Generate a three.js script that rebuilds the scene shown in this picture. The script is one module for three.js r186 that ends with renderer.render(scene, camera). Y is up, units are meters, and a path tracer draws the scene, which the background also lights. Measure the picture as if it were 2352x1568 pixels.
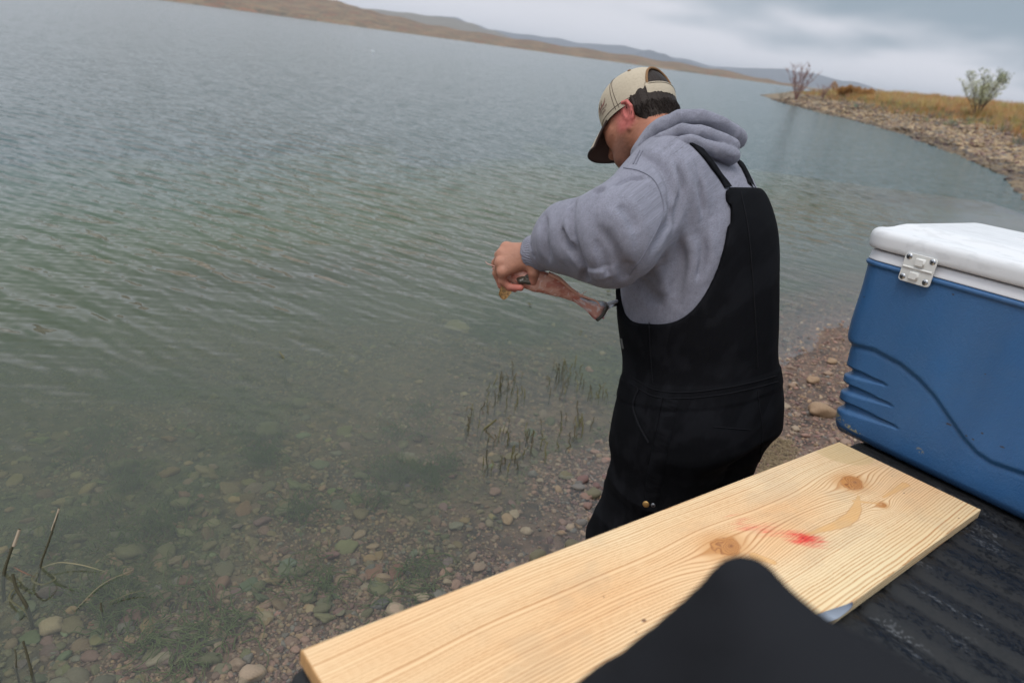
import * as THREE from 'three';
import { mergeGeometries, mergeVertices } from 'three/addons/utils/BufferGeometryUtils.js';
import { RoundedBoxGeometry } from 'three/addons/geometries/RoundedBoxGeometry.js';

// ---------------------------------------------------------------- camera, sky, sun, exposure
const scene = new THREE.Scene();
const EYE = new THREE.Vector3(0, 1.65, 0);
const camera = new THREE.PerspectiveCamera(53.13, 1024 / 682, 0.05, 30000);
const CX = new THREE.Vector3(0.9907456, 0.1247083, -0.0535822), CY = new THREE.Vector3(-0.1357321, 0.9102797, -0.3911108), CZ = new THREE.Vector3(0, 0.3947641, 0.9187825);
camera.position.copy(EYE);
camera.quaternion.setFromRotationMatrix(new THREE.Matrix4().makeBasis(CX, CY, CZ));
camera.filmGauge = 36;
camera.focus = 1.62;
camera.userData.fStop = 3.7;
const renderer = new THREE.WebGLRenderer({ antialias: true });
renderer.setSize(1024, 682);
renderer.toneMapping = THREE.LinearToneMapping;
renderer.toneMappingExposure = 1.0;
renderer.shadowMap.enabled = true;
renderer.shadowMap.type = THREE.PCFSoftShadowMap;

const clamp = (x, a = 0, b = 1) => Math.min(b, Math.max(a, x));
const lerp = (a, b, t) => a + (b - a) * t;
const sstep = (a, b, x) => { const t = clamp((x - a) / (b - a)); return t * t * (3 - 2 * t); };
function rng(seed) { let a = seed >>> 0; return () => { a = (a + 0x6d2b79f5) | 0; let t = Math.imul(a ^ (a >>> 15), 1 | a); t = (t + Math.imul(t ^ (t >>> 7), 61 | t)) ^ t; return ((t ^ (t >>> 14)) >>> 0) / 4294967296; }; }
const hash = (x, y, z) => { let n = Math.imul(x, 374761393) + Math.imul(y, 668265263) + Math.imul(z, 1440662683); n = Math.imul(n ^ (n >>> 13), 1274126177); return ((n ^ (n >>> 16)) >>> 0) / 4294967296; };
function noise3(x, y, z) {   // value noise, 0..1
  const ix = Math.floor(x), iy = Math.floor(y), iz = Math.floor(z); let fx = x - ix, fy = y - iy, fz = z - iz;
  fx = fx * fx * (3 - 2 * fx); fy = fy * fy * (3 - 2 * fy); fz = fz * fz * (3 - 2 * fz);
  const a = lerp(lerp(hash(ix, iy, iz), hash(ix + 1, iy, iz), fx), lerp(hash(ix, iy + 1, iz), hash(ix + 1, iy + 1, iz), fx), fy);
  const b = lerp(lerp(hash(ix, iy, iz + 1), hash(ix + 1, iy, iz + 1), fx), lerp(hash(ix, iy + 1, iz + 1), hash(ix + 1, iy + 1, iz + 1), fx), fy);
  return lerp(a, b, fz);
}
function fbm(x, y, z, o = 4) { let s = 0, a = 0.5, n = 0; for (let i = 0; i < o; i++) { s += a * noise3(x, y, z); n += a; a *= 0.5; x = x * 2.03 + 17.1; y = y * 2.03 + 5.3; z = z * 2.03 + 9.7; } return s / n; }

{ // overcast sky: pale at the horizon, brighter overhead, grey-blue cloud banks
  const W = 1536, H = 768, data = new Float32Array(W * H * 4);
  for (let j = 0; j < H; j++) {
    const el = ((j + 0.5) / H - 0.5) * Math.PI, sy = Math.sin(el), cy = Math.cos(el);
    for (let i = 0; i < W; i++) {
      const az = ((i + 0.5) / W - 0.5) * 2 * Math.PI, x = Math.cos(az) * cy, z = Math.sin(az) * cy;
      const up = Math.max(sy, 0), k = 1 / (up + 0.13), cx = x * k, cz = z * k;
      const big = fbm(cx * 0.62 + 3.1, 4.2, cz * 0.62 + 1.7, 5), fine = fbm(cx * 2.1, 8.5, cz * 2.1, 4);
      const right = sstep(-0.1, 0.45, x), puff = fbm(cx * 1.1 + 9, 2.2, cz * 1.1, 5), edge = sy + 0.10 * (puff - 0.5) + 0.08 * (big - 0.5) + 0.05 * (fine - 0.5) + 0.016 * (right - 0.6);
      const cloud = sstep(0.040, 0.105, edge) * (0.30 + 0.70 * sstep(0.36, 0.58, fine * 0.45 + big * 0.55 + 0.06 * right));
      const lift = 1 + 1.55 * Math.pow(up, 0.8) * sstep(0.10, 0.7, up);
      const b = [0.765, 0.780, 0.850], c = [0.285, 0.370, 0.445];
      const o = (j * W + i) * 4, m = cloud * 0.95 * lerp(0.25 + 0.75 * sstep(-0.05, 0.30, x), 1, sstep(0.12, 0.4, up));
      for (let q = 0; q < 3; q++) { const zen = lerp(1, [1.03, 1.0, 0.96][q], up); data[o + q] = lerp(b[q], c[q], m * (1 - 0.35 * up)) * lift * zen * (0.97 + 0.06 * fine); }
      data[o + 3] = 1;
    }
  }
  const t = new THREE.DataTexture(data, W, H, THREE.RGBAFormat, THREE.FloatType);
  t.mapping = THREE.EquirectangularReflectionMapping; t.magFilter = THREE.LinearFilter; t.needsUpdate = true;
  scene.background = t; scene.environment = t;
}
const sun = new THREE.DirectionalLight(new THREE.Color(1, 0.97, 0.92), 1.35);
sun.position.set(-1.2, 5.2, 1.9);
sun.castShadow = true; sun.shadow.radius = 38; sun.shadow.mapSize.set(2048, 2048);
Object.assign(sun.shadow.camera, { left: -6, right: 6, top: 6, bottom: -6, near: 0.1, far: 30 });
scene.add(sun, sun.target);
scene.fog = new THREE.FogExp2(new THREE.Color(0.90, 0.935, 1.0), 0.00012);

// ---------------------------------------------------------------- helpers
const V = (x, y, z) => new THREE.Vector3(x, y, z);
const ray = (px, py) => CX.clone().multiplyScalar((px - 1176) / 1568).addScaledVector(CY, -(py - 784) / 1568).addScaledVector(CZ, -1);   // a pixel of the 2352 x 1568 view -> direction of unit depth
const at = (px, py, depth) => ray(px, py).multiplyScalar(depth).add(EYE);
const onY = (px, py, h) => { const r = ray(px, py); return r.multiplyScalar((h - EYE.y) / r.y).add(EYE); };
const taken = new Map();
function numbered(n) { const k = taken.get(n) || 0; taken.set(n, k + 1); return k ? n + '_' + String(k).padStart(3, '0') : n; }
function tag(o, label, category, group) { if (label) o.userData.label = label; if (category) o.userData.category = category; if (group) o.userData.group = group; return o; }
function thing(name, label, category, pos, group) { const o = new THREE.Group(); o.name = numbered(name); if (pos) o.position.copy(pos); scene.add(o); return tag(o, label, category, group); }
function part(name, geo, mat, parent, label) {   // geometry in world coordinates, re-based on the parent thing
  const m = new THREE.Mesh(geo, mat); m.name = name; m.castShadow = m.receiveShadow = true;
  let p = parent, off = V(0, 0, 0); while (p && p !== scene) { off.add(p.position); p = p.parent; }
  if (off.lengthSq()) geo.translate(-off.x, -off.y, -off.z);
  if (label) m.userData.label = label; parent.add(m); return m;
}
function whole(name, geo, mat, kind, label, category, group) { const m = new THREE.Mesh(geo, mat); m.name = kind === 'structure' ? name : numbered(name); m.castShadow = m.receiveShadow = true; if (kind) m.userData.kind = kind; tag(m, label, category, group); scene.add(m); return m; }
function merge(list) { return mergeGeometries(list.map((g) => { const q = g.index ? g.toNonIndexed() : g; for (const k of Object.keys(q.attributes)) if (!['position', 'normal', 'uv'].includes(k)) q.deleteAttribute(k); return q; })); }
const std = (o) => new THREE.MeshPhysicalMaterial({ roughness: 0.85, ...o });
const col = (r, g, b) => new THREE.Color().setRGB(r, g, b);
function grid(nu, nv, f, uvf) {   // a sheet: f(u, v) -> [x, y, z]
  const p = new Float32Array((nu + 1) * (nv + 1) * 3), t = new Float32Array((nu + 1) * (nv + 1) * 2), idx = [];
  for (let j = 0; j <= nv; j++) for (let i = 0; i <= nu; i++) { const k = j * (nu + 1) + i, q = f(i / nu, j / nv); p.set(q, k * 3); t.set(uvf ? uvf(i / nu, j / nv, q) : [i / nu, j / nv], k * 2); if (i < nu && j < nv) idx.push(k, k + 1, k + nu + 2, k, k + nu + 2, k + nu + 1); }
  const g = new THREE.BufferGeometry(); g.setAttribute('position', new THREE.BufferAttribute(p, 3)); g.setAttribute('uv', new THREE.BufferAttribute(t, 2)); g.setIndex(idx); g.computeVertexNormals(); return g;
}
function tube(pts, r, seg = 24, rad = 6, taper = 1) {   // r at the start, r * taper at the end
  const c = new THREE.CatmullRomCurve3(pts, false, 'centripetal'), g = new THREE.TubeGeometry(c, seg, 1, rad, false), p = g.attributes.position, q = V(0, 0, 0);
  for (let i = 0; i <= seg; i++) { c.getPointAt(i / seg, q); const w = r * lerp(1, taper, i / seg); for (let j = 0; j <= rad; j++) { const k = i * (rad + 1) + j; p.setXYZ(k, q.x + (p.getX(k) - q.x) * w, q.y + (p.getY(k) - q.y) * w, q.z + (p.getZ(k) - q.z) * w); } }
  return g;
}
function dataTex(W, H, f, srgb = false, repeat = true) {   // f(x, y) -> [r, g, b] 0..1 (linear unless srgb)
  const d = new Uint8Array(W * H * 4); for (let j = 0; j < H; j++) for (let i = 0; i < W; i++) { const c = f(i, j), o = (j * W + i) * 4; d[o] = clamp(c[0]) * 255; d[o + 1] = clamp(c[1]) * 255; d[o + 2] = clamp(c[2]) * 255; d[o + 3] = 255; }
  const t = new THREE.DataTexture(d, W, H); t.magFilter = THREE.LinearFilter; t.wrapS = t.wrapT = repeat ? THREE.RepeatWrapping : THREE.ClampToEdgeWrapping; if (srgb) t.colorSpace = THREE.SRGBColorSpace; t.needsUpdate = true; return t;
}
const toS = (c) => c <= 0.0031308 ? c * 12.92 : 1.055 * Math.pow(c, 1 / 2.4) - 0.055;
const sc = (a) => a.map(toS);
const mix3 = (a, b, t) => [lerp(a[0], b[0], t), lerp(a[1], b[1], t), lerp(a[2], b[2], t)];

// ---------------------------------------------------------------- shoreline and ground
const SHORE = [[-9, 6.5], [-3, 1.6], [-0.36, -1.12], [0.1, -1.55], [0.38, -1.98], [0.50, -2.42], [0.95, -3.05], [1.65, -3.83], [2.05, -4.43], [2.52, -4.96], [4.4, -6.7], [7, -9.2], [10.4, -14.0], [12.9, -18.6], [13.94, -20.64], [14.78, -23.08], [16.39, -28.55], [18.96, -37.29], [19.92, -44.71], [20.0, -51.89], [21.65, -67.26], [22.2, -71], [25, -88], [33, -98], [60, -85], [140, -40], [400, -20]];
function shoreDist(x, z) {   // metres inland (+) or out into the lake (-)
  let best = 1e9, sgn = 1;
  for (let i = 0; i + 1 < SHORE.length; i++) {
    const [ax, az] = SHORE[i], [bx, bz] = SHORE[i + 1], dx = bx - ax, dz = bz - az, t = clamp(((x - ax) * dx + (z - az) * dz) / (dx * dx + dz * dz)), ex = x - ax - dx * t, ez = z - az - dz * t, d = ex * ex + ez * ez;
    if (d < best) { best = d; sgn = dx * (z - az) - dz * (x - ax) > 0 ? 1 : -1; }
  }
  return Math.sqrt(best) * sgn;
}
function groundY(x, z) {
  const r = Math.hypot(x, z), far = sstep(6, 16, r);
  let d = shoreDist(x, z) + (fbm(x * 1.3, 0, z * 1.3, 3) - 0.5) * lerp(0.35, 1.2, far) + (fbm(x * 0.35, 7, z * 0.35, 2) - 0.5) * 1.6 * far;
  if (d < 0) return d > -3 ? d * 0.092 : Math.max(-0.276 + (d + 3) * 0.16, -4 - 0.0 * d);
  const near = d * 0.085 - 0.012 * Math.max(0, d - 3), bank = d < 3.6 ? d * 0.25 : 0.9 + (d - 3.6) * lerp(0.105, 0.02, sstep(8, 30, d));
  return lerp(near, Math.min(bank, 3.2), far) + (fbm(x * 3.1, 3, z * 3.1, 2) - 0.5) * 0.035 * (1 + 2 * far * sstep(0, 2, d)) + (fbm(x * 0.9, 5, z * 0.9, 2) - 0.5) * 0.35 * far * sstep(3, 9, d);
}
const groundTex = dataTex(1024, 1024, (i, j) => {   // 3 m of fine gravel and silt
  const x = i / 1024, y = j / 1024, per = (f, s) => { const a = sstep(0.75, 1, x), b = sstep(0.75, 1, y), g = (u, v) => fbm(u * f, s, v * f, 3); return lerp(lerp(g(x, y), g(x - 1, y), a), lerp(g(x, y - 1), g(x - 1, y - 1), a), b); };
  const m = per(90, 1), b = per(9, 2), k = clamp(0.62 + (m - 0.5) * 1.3 + (b - 0.5) * 0.5, 0.1, 1); const w = per(30, 4); return sc([k * lerp(0.95, 1.05, w), k * 0.97, k * lerp(1.02, 0.9, w)].map((v) => clamp(v)));
}, true);
{
  const rad = []; let r = 0.25; while (r < 15000) { rad.push(r); r *= r < 12 ? 1.022 : r < 90 ? 1.03 : 1.16; }
  const ang = []; for (let a = -62; a < 62; a += 0.75) ang.push(a); for (let a = 62; a <= 298; a += 4) ang.push(a);
  const nu = ang.length - 1, nv = rad.length - 1, colors = [];
  const P = (u, v) => { const a = ang[Math.round(u * nu)] * Math.PI / 180, q = rad[Math.round(v * nv)], x = Math.sin(a) * q, z = -Math.cos(a) * q; return [x, groundY(x, z), z]; };
  const g = grid(nu, nv, P, (u, v, p) => [p[0] / 3, -p[2] / 3]);
  const pos = g.attributes.position;
  for (let i = 0; i < pos.count; i++) {
    const x = pos.getX(i), y = pos.getY(i), z = pos.getZ(i), q = Math.hypot(x, z), far = sstep(6, 16, q), d = shoreDist(x, z);
    let c = mix3([0.118, 0.074, 0.050], [0.19, 0.125, 0.092], sstep(-0.02, 0.06, y));
    const green = sstep(0.47, 0.62, fbm(x * 1.6, 2, z * 1.6, 4)) * sstep(-0.015, -0.07, y); c = mix3(c, [0.055, 0.075, 0.025], green * 0.8);
    if (far > 0) { c = mix3(c, mix3([0.30, 0.225, 0.135], [0.25, 0.165, 0.055], sstep(2.8, 4.2, d)), far * sstep(-0.3, 0.3, d)); }
    colors.push(...c);
  }
  g.setAttribute('color', new THREE.Float32BufferAttribute(colors, 3));
  g.index.array.reverse(); g.computeVertexNormals();
  if (g.attributes.normal.getY(500) < 0) { g.index.array.reverse(); g.computeVertexNormals(); }
  var ground = whole('ground', g, std({ map: groundTex, vertexColors: true, roughness: 0.8 }), 'structure', 'stony lake bed, gravel beach and grassy bank', null);
}

// ---------------------------------------------------------------- water
const RP = 8, RN = 1024, ripple = new Float32Array(RN * RN);
{
  const R = rng(77), waves = [], dir0 = Math.atan2(0.86, -0.5);
  for (let i = 0; i < 90; i++) { const lam = 0.056 * Math.pow(7.4, Math.pow(R(), 1.35)), a = dir0 + (R() + R() + R() - 1.5) * 0.75, k = RP / lam, m = Math.round(k * Math.cos(a)), n = Math.round(k * Math.sin(a)), l = RP / Math.hypot(m, n); waves.push([m, n, R() * 6.283, 0.0042 * Math.pow(l / 0.3, 1.02) * (0.5 + R())]); }
  const S = new Float32Array(RN), C = new Float32Array(RN); for (let i = 0; i < RN; i++) { S[i] = Math.sin(i / RN * 2 * Math.PI); C[i] = Math.cos(i / RN * 2 * Math.PI); }
  for (const [m, n, ph, A] of waves) { const sp = Math.sin(ph), cp = Math.cos(ph); for (let j = 0; j < RN; j++) { for (let i = 0; i < RN; i++) { const q = (m * i + n * j) & (RN - 1); ripple[j * RN + i] += A * (S[q] * cp + C[q] * sp); } } }
  let rms = 0; for (let i = 0; i < ripple.length; i++) rms += ripple[i] * ripple[i]; rms = Math.sqrt(rms / ripple.length);
  for (let i = 0; i < ripple.length; i++) { const h = ripple[i] / rms; ripple[i] = (h + 0.28 * h * h * Math.sign(h) * Math.min(1, Math.abs(h)) - 0.1) * 0.0043; }   // peaked crests
}
const rip = (x, z) => { const i = ((Math.round(x / RP * RN) % RN) + RN) % RN, j = ((Math.round(z / RP * RN) % RN) + RN) % RN; return ripple[j * RN + i]; };
const WX = -7, WZ = 2, WS = 16;   // the shallow window: x from WX, z from WZ backwards, WS metres square
const nearDepth = new Float32Array(513 * 513);
for (let j = 0; j <= 512; j++) for (let i = 0; i <= 512; i++) nearDepth[j * 513 + i] = -groundY(WX + i / 512 * WS, WZ - j / 512 * WS);
const depthAt = (u, v) => { const x = clamp(u) * 511.999, y = clamp(v) * 511.999, i = x | 0, j = y | 0, a = x - i, b = y - j, o = j * 513 + i; return lerp(lerp(nearDepth[o], nearDepth[o + 1], a), lerp(nearDepth[o + 513], nearDepth[o + 514], a), b); };
const MURK = [0.067, 0.075, 0.044], murkAt = (d, k) => lerp([0.090, 0.077, 0.052][k], [0.058, 0.079, 0.051][k], sstep(0.03, 0.20, d)), DEEP = [0.044, 0.079, 0.076];
const through = (d, x, z) => { const k = 4.9 + 3.0 * (fbm(x * 0.7, 1, z * 0.7, 3) - 0.5), a = Math.max(d, 0); return [Math.exp(-k * 1.10 * a), Math.exp(-k * 0.94 * a), Math.exp(-k * 1.45 * a)]; };
{
  const N = 2048, nm = dataTex(N, N, (i, j) => {
    const u = (i + 0.5) / N, v = (j + 0.5) / N, x = WX + u * WS, z = WZ - v * WS, d = depthAt(u, v), e = RP / RN;
    const f = lerp(0.10, 1, sstep(0.07, 0.34, d + 0.06 * (fbm(x * 1.1, 9, z * 1.1, 3) - 0.5))), gx = (rip(x + e, z) - rip(x - e, z)) / (2 * e) * f, gz = (rip(x, z + e) - rip(x, z - e)) / (2 * e) * f;
    return [0.5 - 0.5 * gx / Math.hypot(gx, gz, 1), 0.5 + 0.5 * gz / Math.hypot(gx, gz, 1), 0.5 + 0.5 / Math.hypot(gx, gz, 1)];
  }, false, false);
  const farN = dataTex(RN, RN, (i, j) => { const jj = RN - 1 - j, w = (a, b) => ripple[((b + RN) % RN) * RN + ((a + RN) % RN)], e = RP / RN, gx = (w(i + 1, jj) - w(i - 1, jj)) / (2 * e), gz = (w(i, jj + 1) - w(i, jj - 1)) / (2 * e), l = Math.hypot(gx, gz, 1); return [0.5 - 0.5 * gx / l, 0.5 + 0.5 * gz / l, 0.5 + 0.5 / l]; });
  const tint = (half) => { const M = 512, T = [], Cc = []; return [dataTex(M, M, (i, j) => { const u = (i + 0.5) / M, v = (j + 0.5) / M, d = depthAt(u, v), t = through(d, WX + u * WS, WZ - v * WS), c = t.map((q, k) => q + (1 - q) * murkAt(d, k)); const k = t[1] / c[1]; return half ? [clamp(k / 0.5), 0, 0] : [k, 0, 0]; }, false, false), dataTex(M, M, (i, j) => { const u = (i + 0.5) / M, v = (j + 0.5) / M, d = depthAt(u, v), t = through(d, WX + u * WS, WZ - v * WS), deep = Math.max(sstep(0.24, 0.85, d), sstep(0.20, 0.02, Math.min(u, 1 - u, v, 1 - v)) * sstep(0.02, 0.15, d)); return sc(t.map((q, k) => q + (1 - q) * lerp(murkAt(d, k), DEEP[k], deep))); }, true, false)]; };
  const [tFull, cMap] = tint(false), [tHalf] = tint(true), cDeep = dataTex(512, 512, (i, j) => { const u = (i + 0.5) / 512, v = (j + 0.5) / 512, d = depthAt(u, v), t = through(d, WX + u * WS, WZ - v * WS), deep = Math.max(sstep(0.24, 0.85, d), sstep(0.20, 0.02, Math.min(u, 1 - u, v, 1 - v)) * sstep(0.02, 0.15, d)); return sc(t.map((q, k) => q * [0.125, 0.10, 0.062][k] + (1 - q) * lerp(murkAt(d, k), DEEP[k], deep))); }, true, false);
  const rMap = dataTex(128, 128, (i, j) => { const u = (i + 0.5) / 128, v = (j + 0.5) / 128; return [0, lerp(0.14, 0.06, sstep(0, 0.35, Math.min(u, 1 - u, 1 - v))), 0]; }, false, false);
  const base = { roughness: 1, roughnessMap: rMap, ior: 1.333, thickness: 0 };
  const mShallow = std({ ...base, map: cMap, transmission: 1, transmissionMap: tFull, normalMap: nm }), mDeep = std({ ...base, map: cMap, transmission: 0.5, transmissionMap: tHalf, normalMap: nm });
  const n = 200, s = [], dd = [], op = [];
  const cell = (list, i, j) => { const x0 = WX + i / n * WS, x1 = WX + (i + 1) / n * WS, z0 = WZ - j / n * WS, z1 = WZ - (j + 1) / n * WS; list.push([x0, z0, x1, z1]); };
  const kShallow = (u, v) => { const t = through(depthAt(u, v), WX + u * WS, WZ - v * WS); return t[1] / (t[1] + (1 - t[1]) * MURK[1]); };
  for (let j = 0; j < n; j++) for (let i = 0; i < n; i++) { const lo = Math.min(...[[0, 0], [1, 0], [0, 1], [1, 1], [0.5, 0.5]].map(([a, b]) => kShallow((i + a) / n, (j + b) / n))), hi = Math.max(...[[0, 0], [1, 0], [0, 1], [1, 1]].map(([a, b]) => -depthAt((i + a) / n, (j + b) / n))); const dry = Math.min(...[[0, 0], [1, 0], [0, 1], [1, 1]].map(([a, b]) => -depthAt((i + a) / n, (j + b) / n))) > 0.03; if (dry) continue; const hk = Math.max(...[[0, 0], [1, 0], [0, 1], [1, 1]].map(([a, b]) => kShallow((i + a) / n, (j + b) / n))); cell(hk > 0.49 ? s : hk > 0.22 ? dd : op, i, j); }
  const sheet = (cells, uvf) => { const p = [], t = [], nn = [], ix = []; for (const [x0, z0, x1, z1] of cells) { const o = p.length / 3; p.push(x0, 0, z0, x1, 0, z0, x1, 0, z1, x0, 0, z1); for (const [x, z] of [[x0, z0], [x1, z0], [x1, z1], [x0, z1]]) { t.push(...uvf(x, z)); nn.push(0, 1, 0); } ix.push(o, o + 1, o + 2, o, o + 2, o + 3); } const g = new THREE.BufferGeometry(); g.setAttribute('position', new THREE.Float32BufferAttribute(p, 3)); g.setAttribute('uv', new THREE.Float32BufferAttribute(t, 2)); g.setAttribute('normal', new THREE.Float32BufferAttribute(nn, 3)); g.setIndex(ix); return g; };
  const nuv = (x, z) => [(x - WX) / WS, (WZ - z) / WS];
  whole('shallow_water', mergeVertices(sheet(s, nuv)), mShallow, 'structure', 'clear shallow water over the pebbles along the shore');
  whole('middle_lake', mergeVertices(sheet(op, nuv)), std({ ...base, map: cDeep, normalMap: nm }), 'structure', 'opaque grey green rippled water past the murky shallows');
  // the open lake: the deep rest of the window, then sheets out to the far shore
  whole('near_lake', mergeVertices(sheet(dd, nuv)), mDeep, 'structure', 'murky green rippled water beyond the shallows');
  const F = 9000, X1 = WX + WS, Z1 = WZ - WS;
  whole('lake', sheet([[-F, Z1, F, -F], [-F, 60, WX, Z1], [X1, WZ, 30, Z1]], (x, z) => [x / RP, -z / RP]), std({ roughness: 0.14, ior: 1.333, color: col(...DEEP), normalMap: farN }), 'structure', 'open grey lake water reaching to the far shore');
}

// ---------------------------------------------------------------- far shore, hills, mountains
function ridge(name, label, foot, tops, depthBack, rough, mat, seed, fbmK) {   // foot: pixels of the waterline, tops: pixels of the crest with its distance; a slope between them, then back down
  const n = 260, m = 26, top = (u) => { const x = lerp(tops[0][0], tops[tops.length - 1][0], u); let i = 0; while (i < tops.length - 2 && tops[i + 1][0] < x) i++; const [x0, y0, d0] = tops[i], [x1, y1, d1] = tops[i + 1], t = clamp((x - x0) / (x1 - x0)); return [x, lerp(y0, y1, t * t * (3 - 2 * t)), lerp(d0, d1, t)]; };
  const fy = (x, d) => { const q = ray(x, 104 + 0.137 * (x - 1176)); q.y = 0; return q.normalize().multiplyScalar(d); };
  const g = grid(n, m, (u, v) => {
    const [x, y, d] = top(u), T = ray(x, y), k = d / Math.hypot(T.x, T.z), peak = T.multiplyScalar(k).add(EYE), f = fy(x, foot(u));
    const w = clamp(v / 0.7), back = clamp((v - 0.7) / 0.3), base = V(lerp(f.x, peak.x, w), 0, lerp(f.z, peak.z, w)), e = Math.pow(w, rough[0]);
    let h = peak.y * e; const s = fbm(base.x * fbmK + seed, v * 3, base.z * fbmK, 5) - 0.5, gul = Math.abs(fbm(u * 40 + seed, v * 1.5, 1, 3) - 0.5);
    h += peak.y * (s * rough[1] - gul * rough[2]) * Math.sin(w * Math.PI) * (1 - back);
    if (back > 0) { base.addScaledVector(V(f.x, 0, f.z).normalize(), depthBack * back); h = peak.y * (1 - back * back * 1.05); }
    return [base.x, Math.max(h, -2) - (v === 0 ? 0.4 : 0), base.z];
  }, (u, v, p) => [p[0] / 60, p[2] / 60 + p[1] / 25]);
  return whole(name, g, mat, 'structure', label);
}
const scrub = dataTex(512, 512, (i, j) => { const x = i / 512, y = j / 512, p = (f, s) => { const a = sstep(0.7, 1, x), b = sstep(0.7, 1, y), g = (u, v) => fbm(u * f, s, v * f, 4); return lerp(lerp(g(x, y), g(x - 1, y), a), lerp(g(x, y - 1), g(x - 1, y - 1), a), b); }; const a = p(6, 1), b = p(28, 2), c = p(14, 3); let k = mix3([0.125, 0.092, 0.062], [0.20, 0.145, 0.090], sstep(0.35, 0.65, a)); k = mix3(k, [0.24, 0.095, 0.055], sstep(0.54, 0.66, c) * 0.6); k = mix3(k, [0.05, 0.048, 0.036], sstep(0.56, 0.66, b) * 0.6); return sc(k); }, true);
const mHill = std({ map: scrub, roughness: 1 });
ridge('hills', 'tan scrub hill and low bank of the far shore', (u) => lerp(330, 560, sstep(0, 0.5, u)) - 120 * sstep(0.75, 1, u), [[-900, -215, 700], [200, -74, 800], [560, -35, 830], [700, -14, 840], [770, 0, 840], [810, 12, 840], [835, 20, 830], [900, 36, 800], [1000, 58, 780], [1080, 72, 760], [1200, 90, 740], [1320, 108, 720], [1430, 124, 700], [1540, 141, 690], [1640, 158, 680], [1760, 180, 670], [1800, 190, 660], [1900, 207, 650], [2100, 236, 640]], 260, [0.8, 0.35, 0.35], mHill, 5, 0.012);
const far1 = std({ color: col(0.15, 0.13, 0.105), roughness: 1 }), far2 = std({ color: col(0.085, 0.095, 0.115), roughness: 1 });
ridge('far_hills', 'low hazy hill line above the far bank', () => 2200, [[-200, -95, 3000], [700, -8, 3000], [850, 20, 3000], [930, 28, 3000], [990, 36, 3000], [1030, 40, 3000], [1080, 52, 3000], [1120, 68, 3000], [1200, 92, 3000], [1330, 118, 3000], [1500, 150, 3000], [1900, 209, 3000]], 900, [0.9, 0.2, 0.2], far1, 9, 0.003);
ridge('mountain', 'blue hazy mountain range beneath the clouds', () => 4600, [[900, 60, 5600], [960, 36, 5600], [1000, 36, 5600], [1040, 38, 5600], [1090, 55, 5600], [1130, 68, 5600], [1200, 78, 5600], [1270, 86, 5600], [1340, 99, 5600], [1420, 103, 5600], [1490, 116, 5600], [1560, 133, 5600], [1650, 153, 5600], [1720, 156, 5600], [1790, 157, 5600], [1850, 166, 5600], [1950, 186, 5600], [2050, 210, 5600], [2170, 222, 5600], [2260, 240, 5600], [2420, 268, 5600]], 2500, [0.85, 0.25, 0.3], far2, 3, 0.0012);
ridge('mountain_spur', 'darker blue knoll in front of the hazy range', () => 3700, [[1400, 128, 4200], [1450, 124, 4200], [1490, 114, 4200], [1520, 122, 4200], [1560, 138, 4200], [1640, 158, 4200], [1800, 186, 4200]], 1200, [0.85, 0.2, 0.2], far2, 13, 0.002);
function onGround(px, py) { const d = ray(px, py); let t = 1; for (let i = 0; i < 4000 && t < 120; i++) { const q = at(px, py, t), h = q.y - Math.max(groundY(q.x, q.z), 0); if (h < 0.003) return q; t += Math.max(h * 0.5, 0.002); } return onY(px, py, 0); }
// ---------------------------------------------------------------- stones and pebbles
const speck = dataTex(128, 128, (i, j) => { const a = noise3(i * 0.9, j * 0.9, 1), b = noise3(i * 0.2, j * 0.2, 4); const k = 0.72 + 0.28 * a * 0.6 + 0.22 * (b - 0.5) + (a > 0.93 ? 0.15 : 0); return sc([k, k, k]); }, true);
function rock(seed, detail, sx, sy, sz, rough) {
  let g = new THREE.IcosahedronGeometry(1, detail); g.deleteAttribute('normal'); g.deleteAttribute('uv'); g = mergeVertices(g, 1e-4); const p = g.attributes.position, uv = [];
  for (let i = 0; i < p.count; i++) { const x = p.getX(i), y = p.getY(i), z = p.getZ(i), k = 1 + rough * (noise3(x * 1.4 + seed * 7.3, y * 1.4, z * 1.4 + seed) - 0.5) * 2 + rough * 0.5 * (noise3(x * 3.1, y * 3.1 + seed * 3.7, z * 3.1) - 0.5); p.setXYZ(i, x * sx * k, y * sy * k, z * sz * k); uv.push(x * 0.8 + y * 0.4, z * 0.8 + y * 0.5); }
  g.setAttribute('uv', new THREE.Float32BufferAttribute(uv, 2)); g.computeVertexNormals(); return g;
}
const STONE = [[0.285, 0.185, 0.122], [0.235, 0.138, 0.100], [0.165, 0.088, 0.074], [0.165, 0.142, 0.122], [0.300, 0.190, 0.108], [0.310, 0.228, 0.155], [0.215, 0.122, 0.094], [0.255, 0.168, 0.118], [0.290, 0.165, 0.122]];
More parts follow.
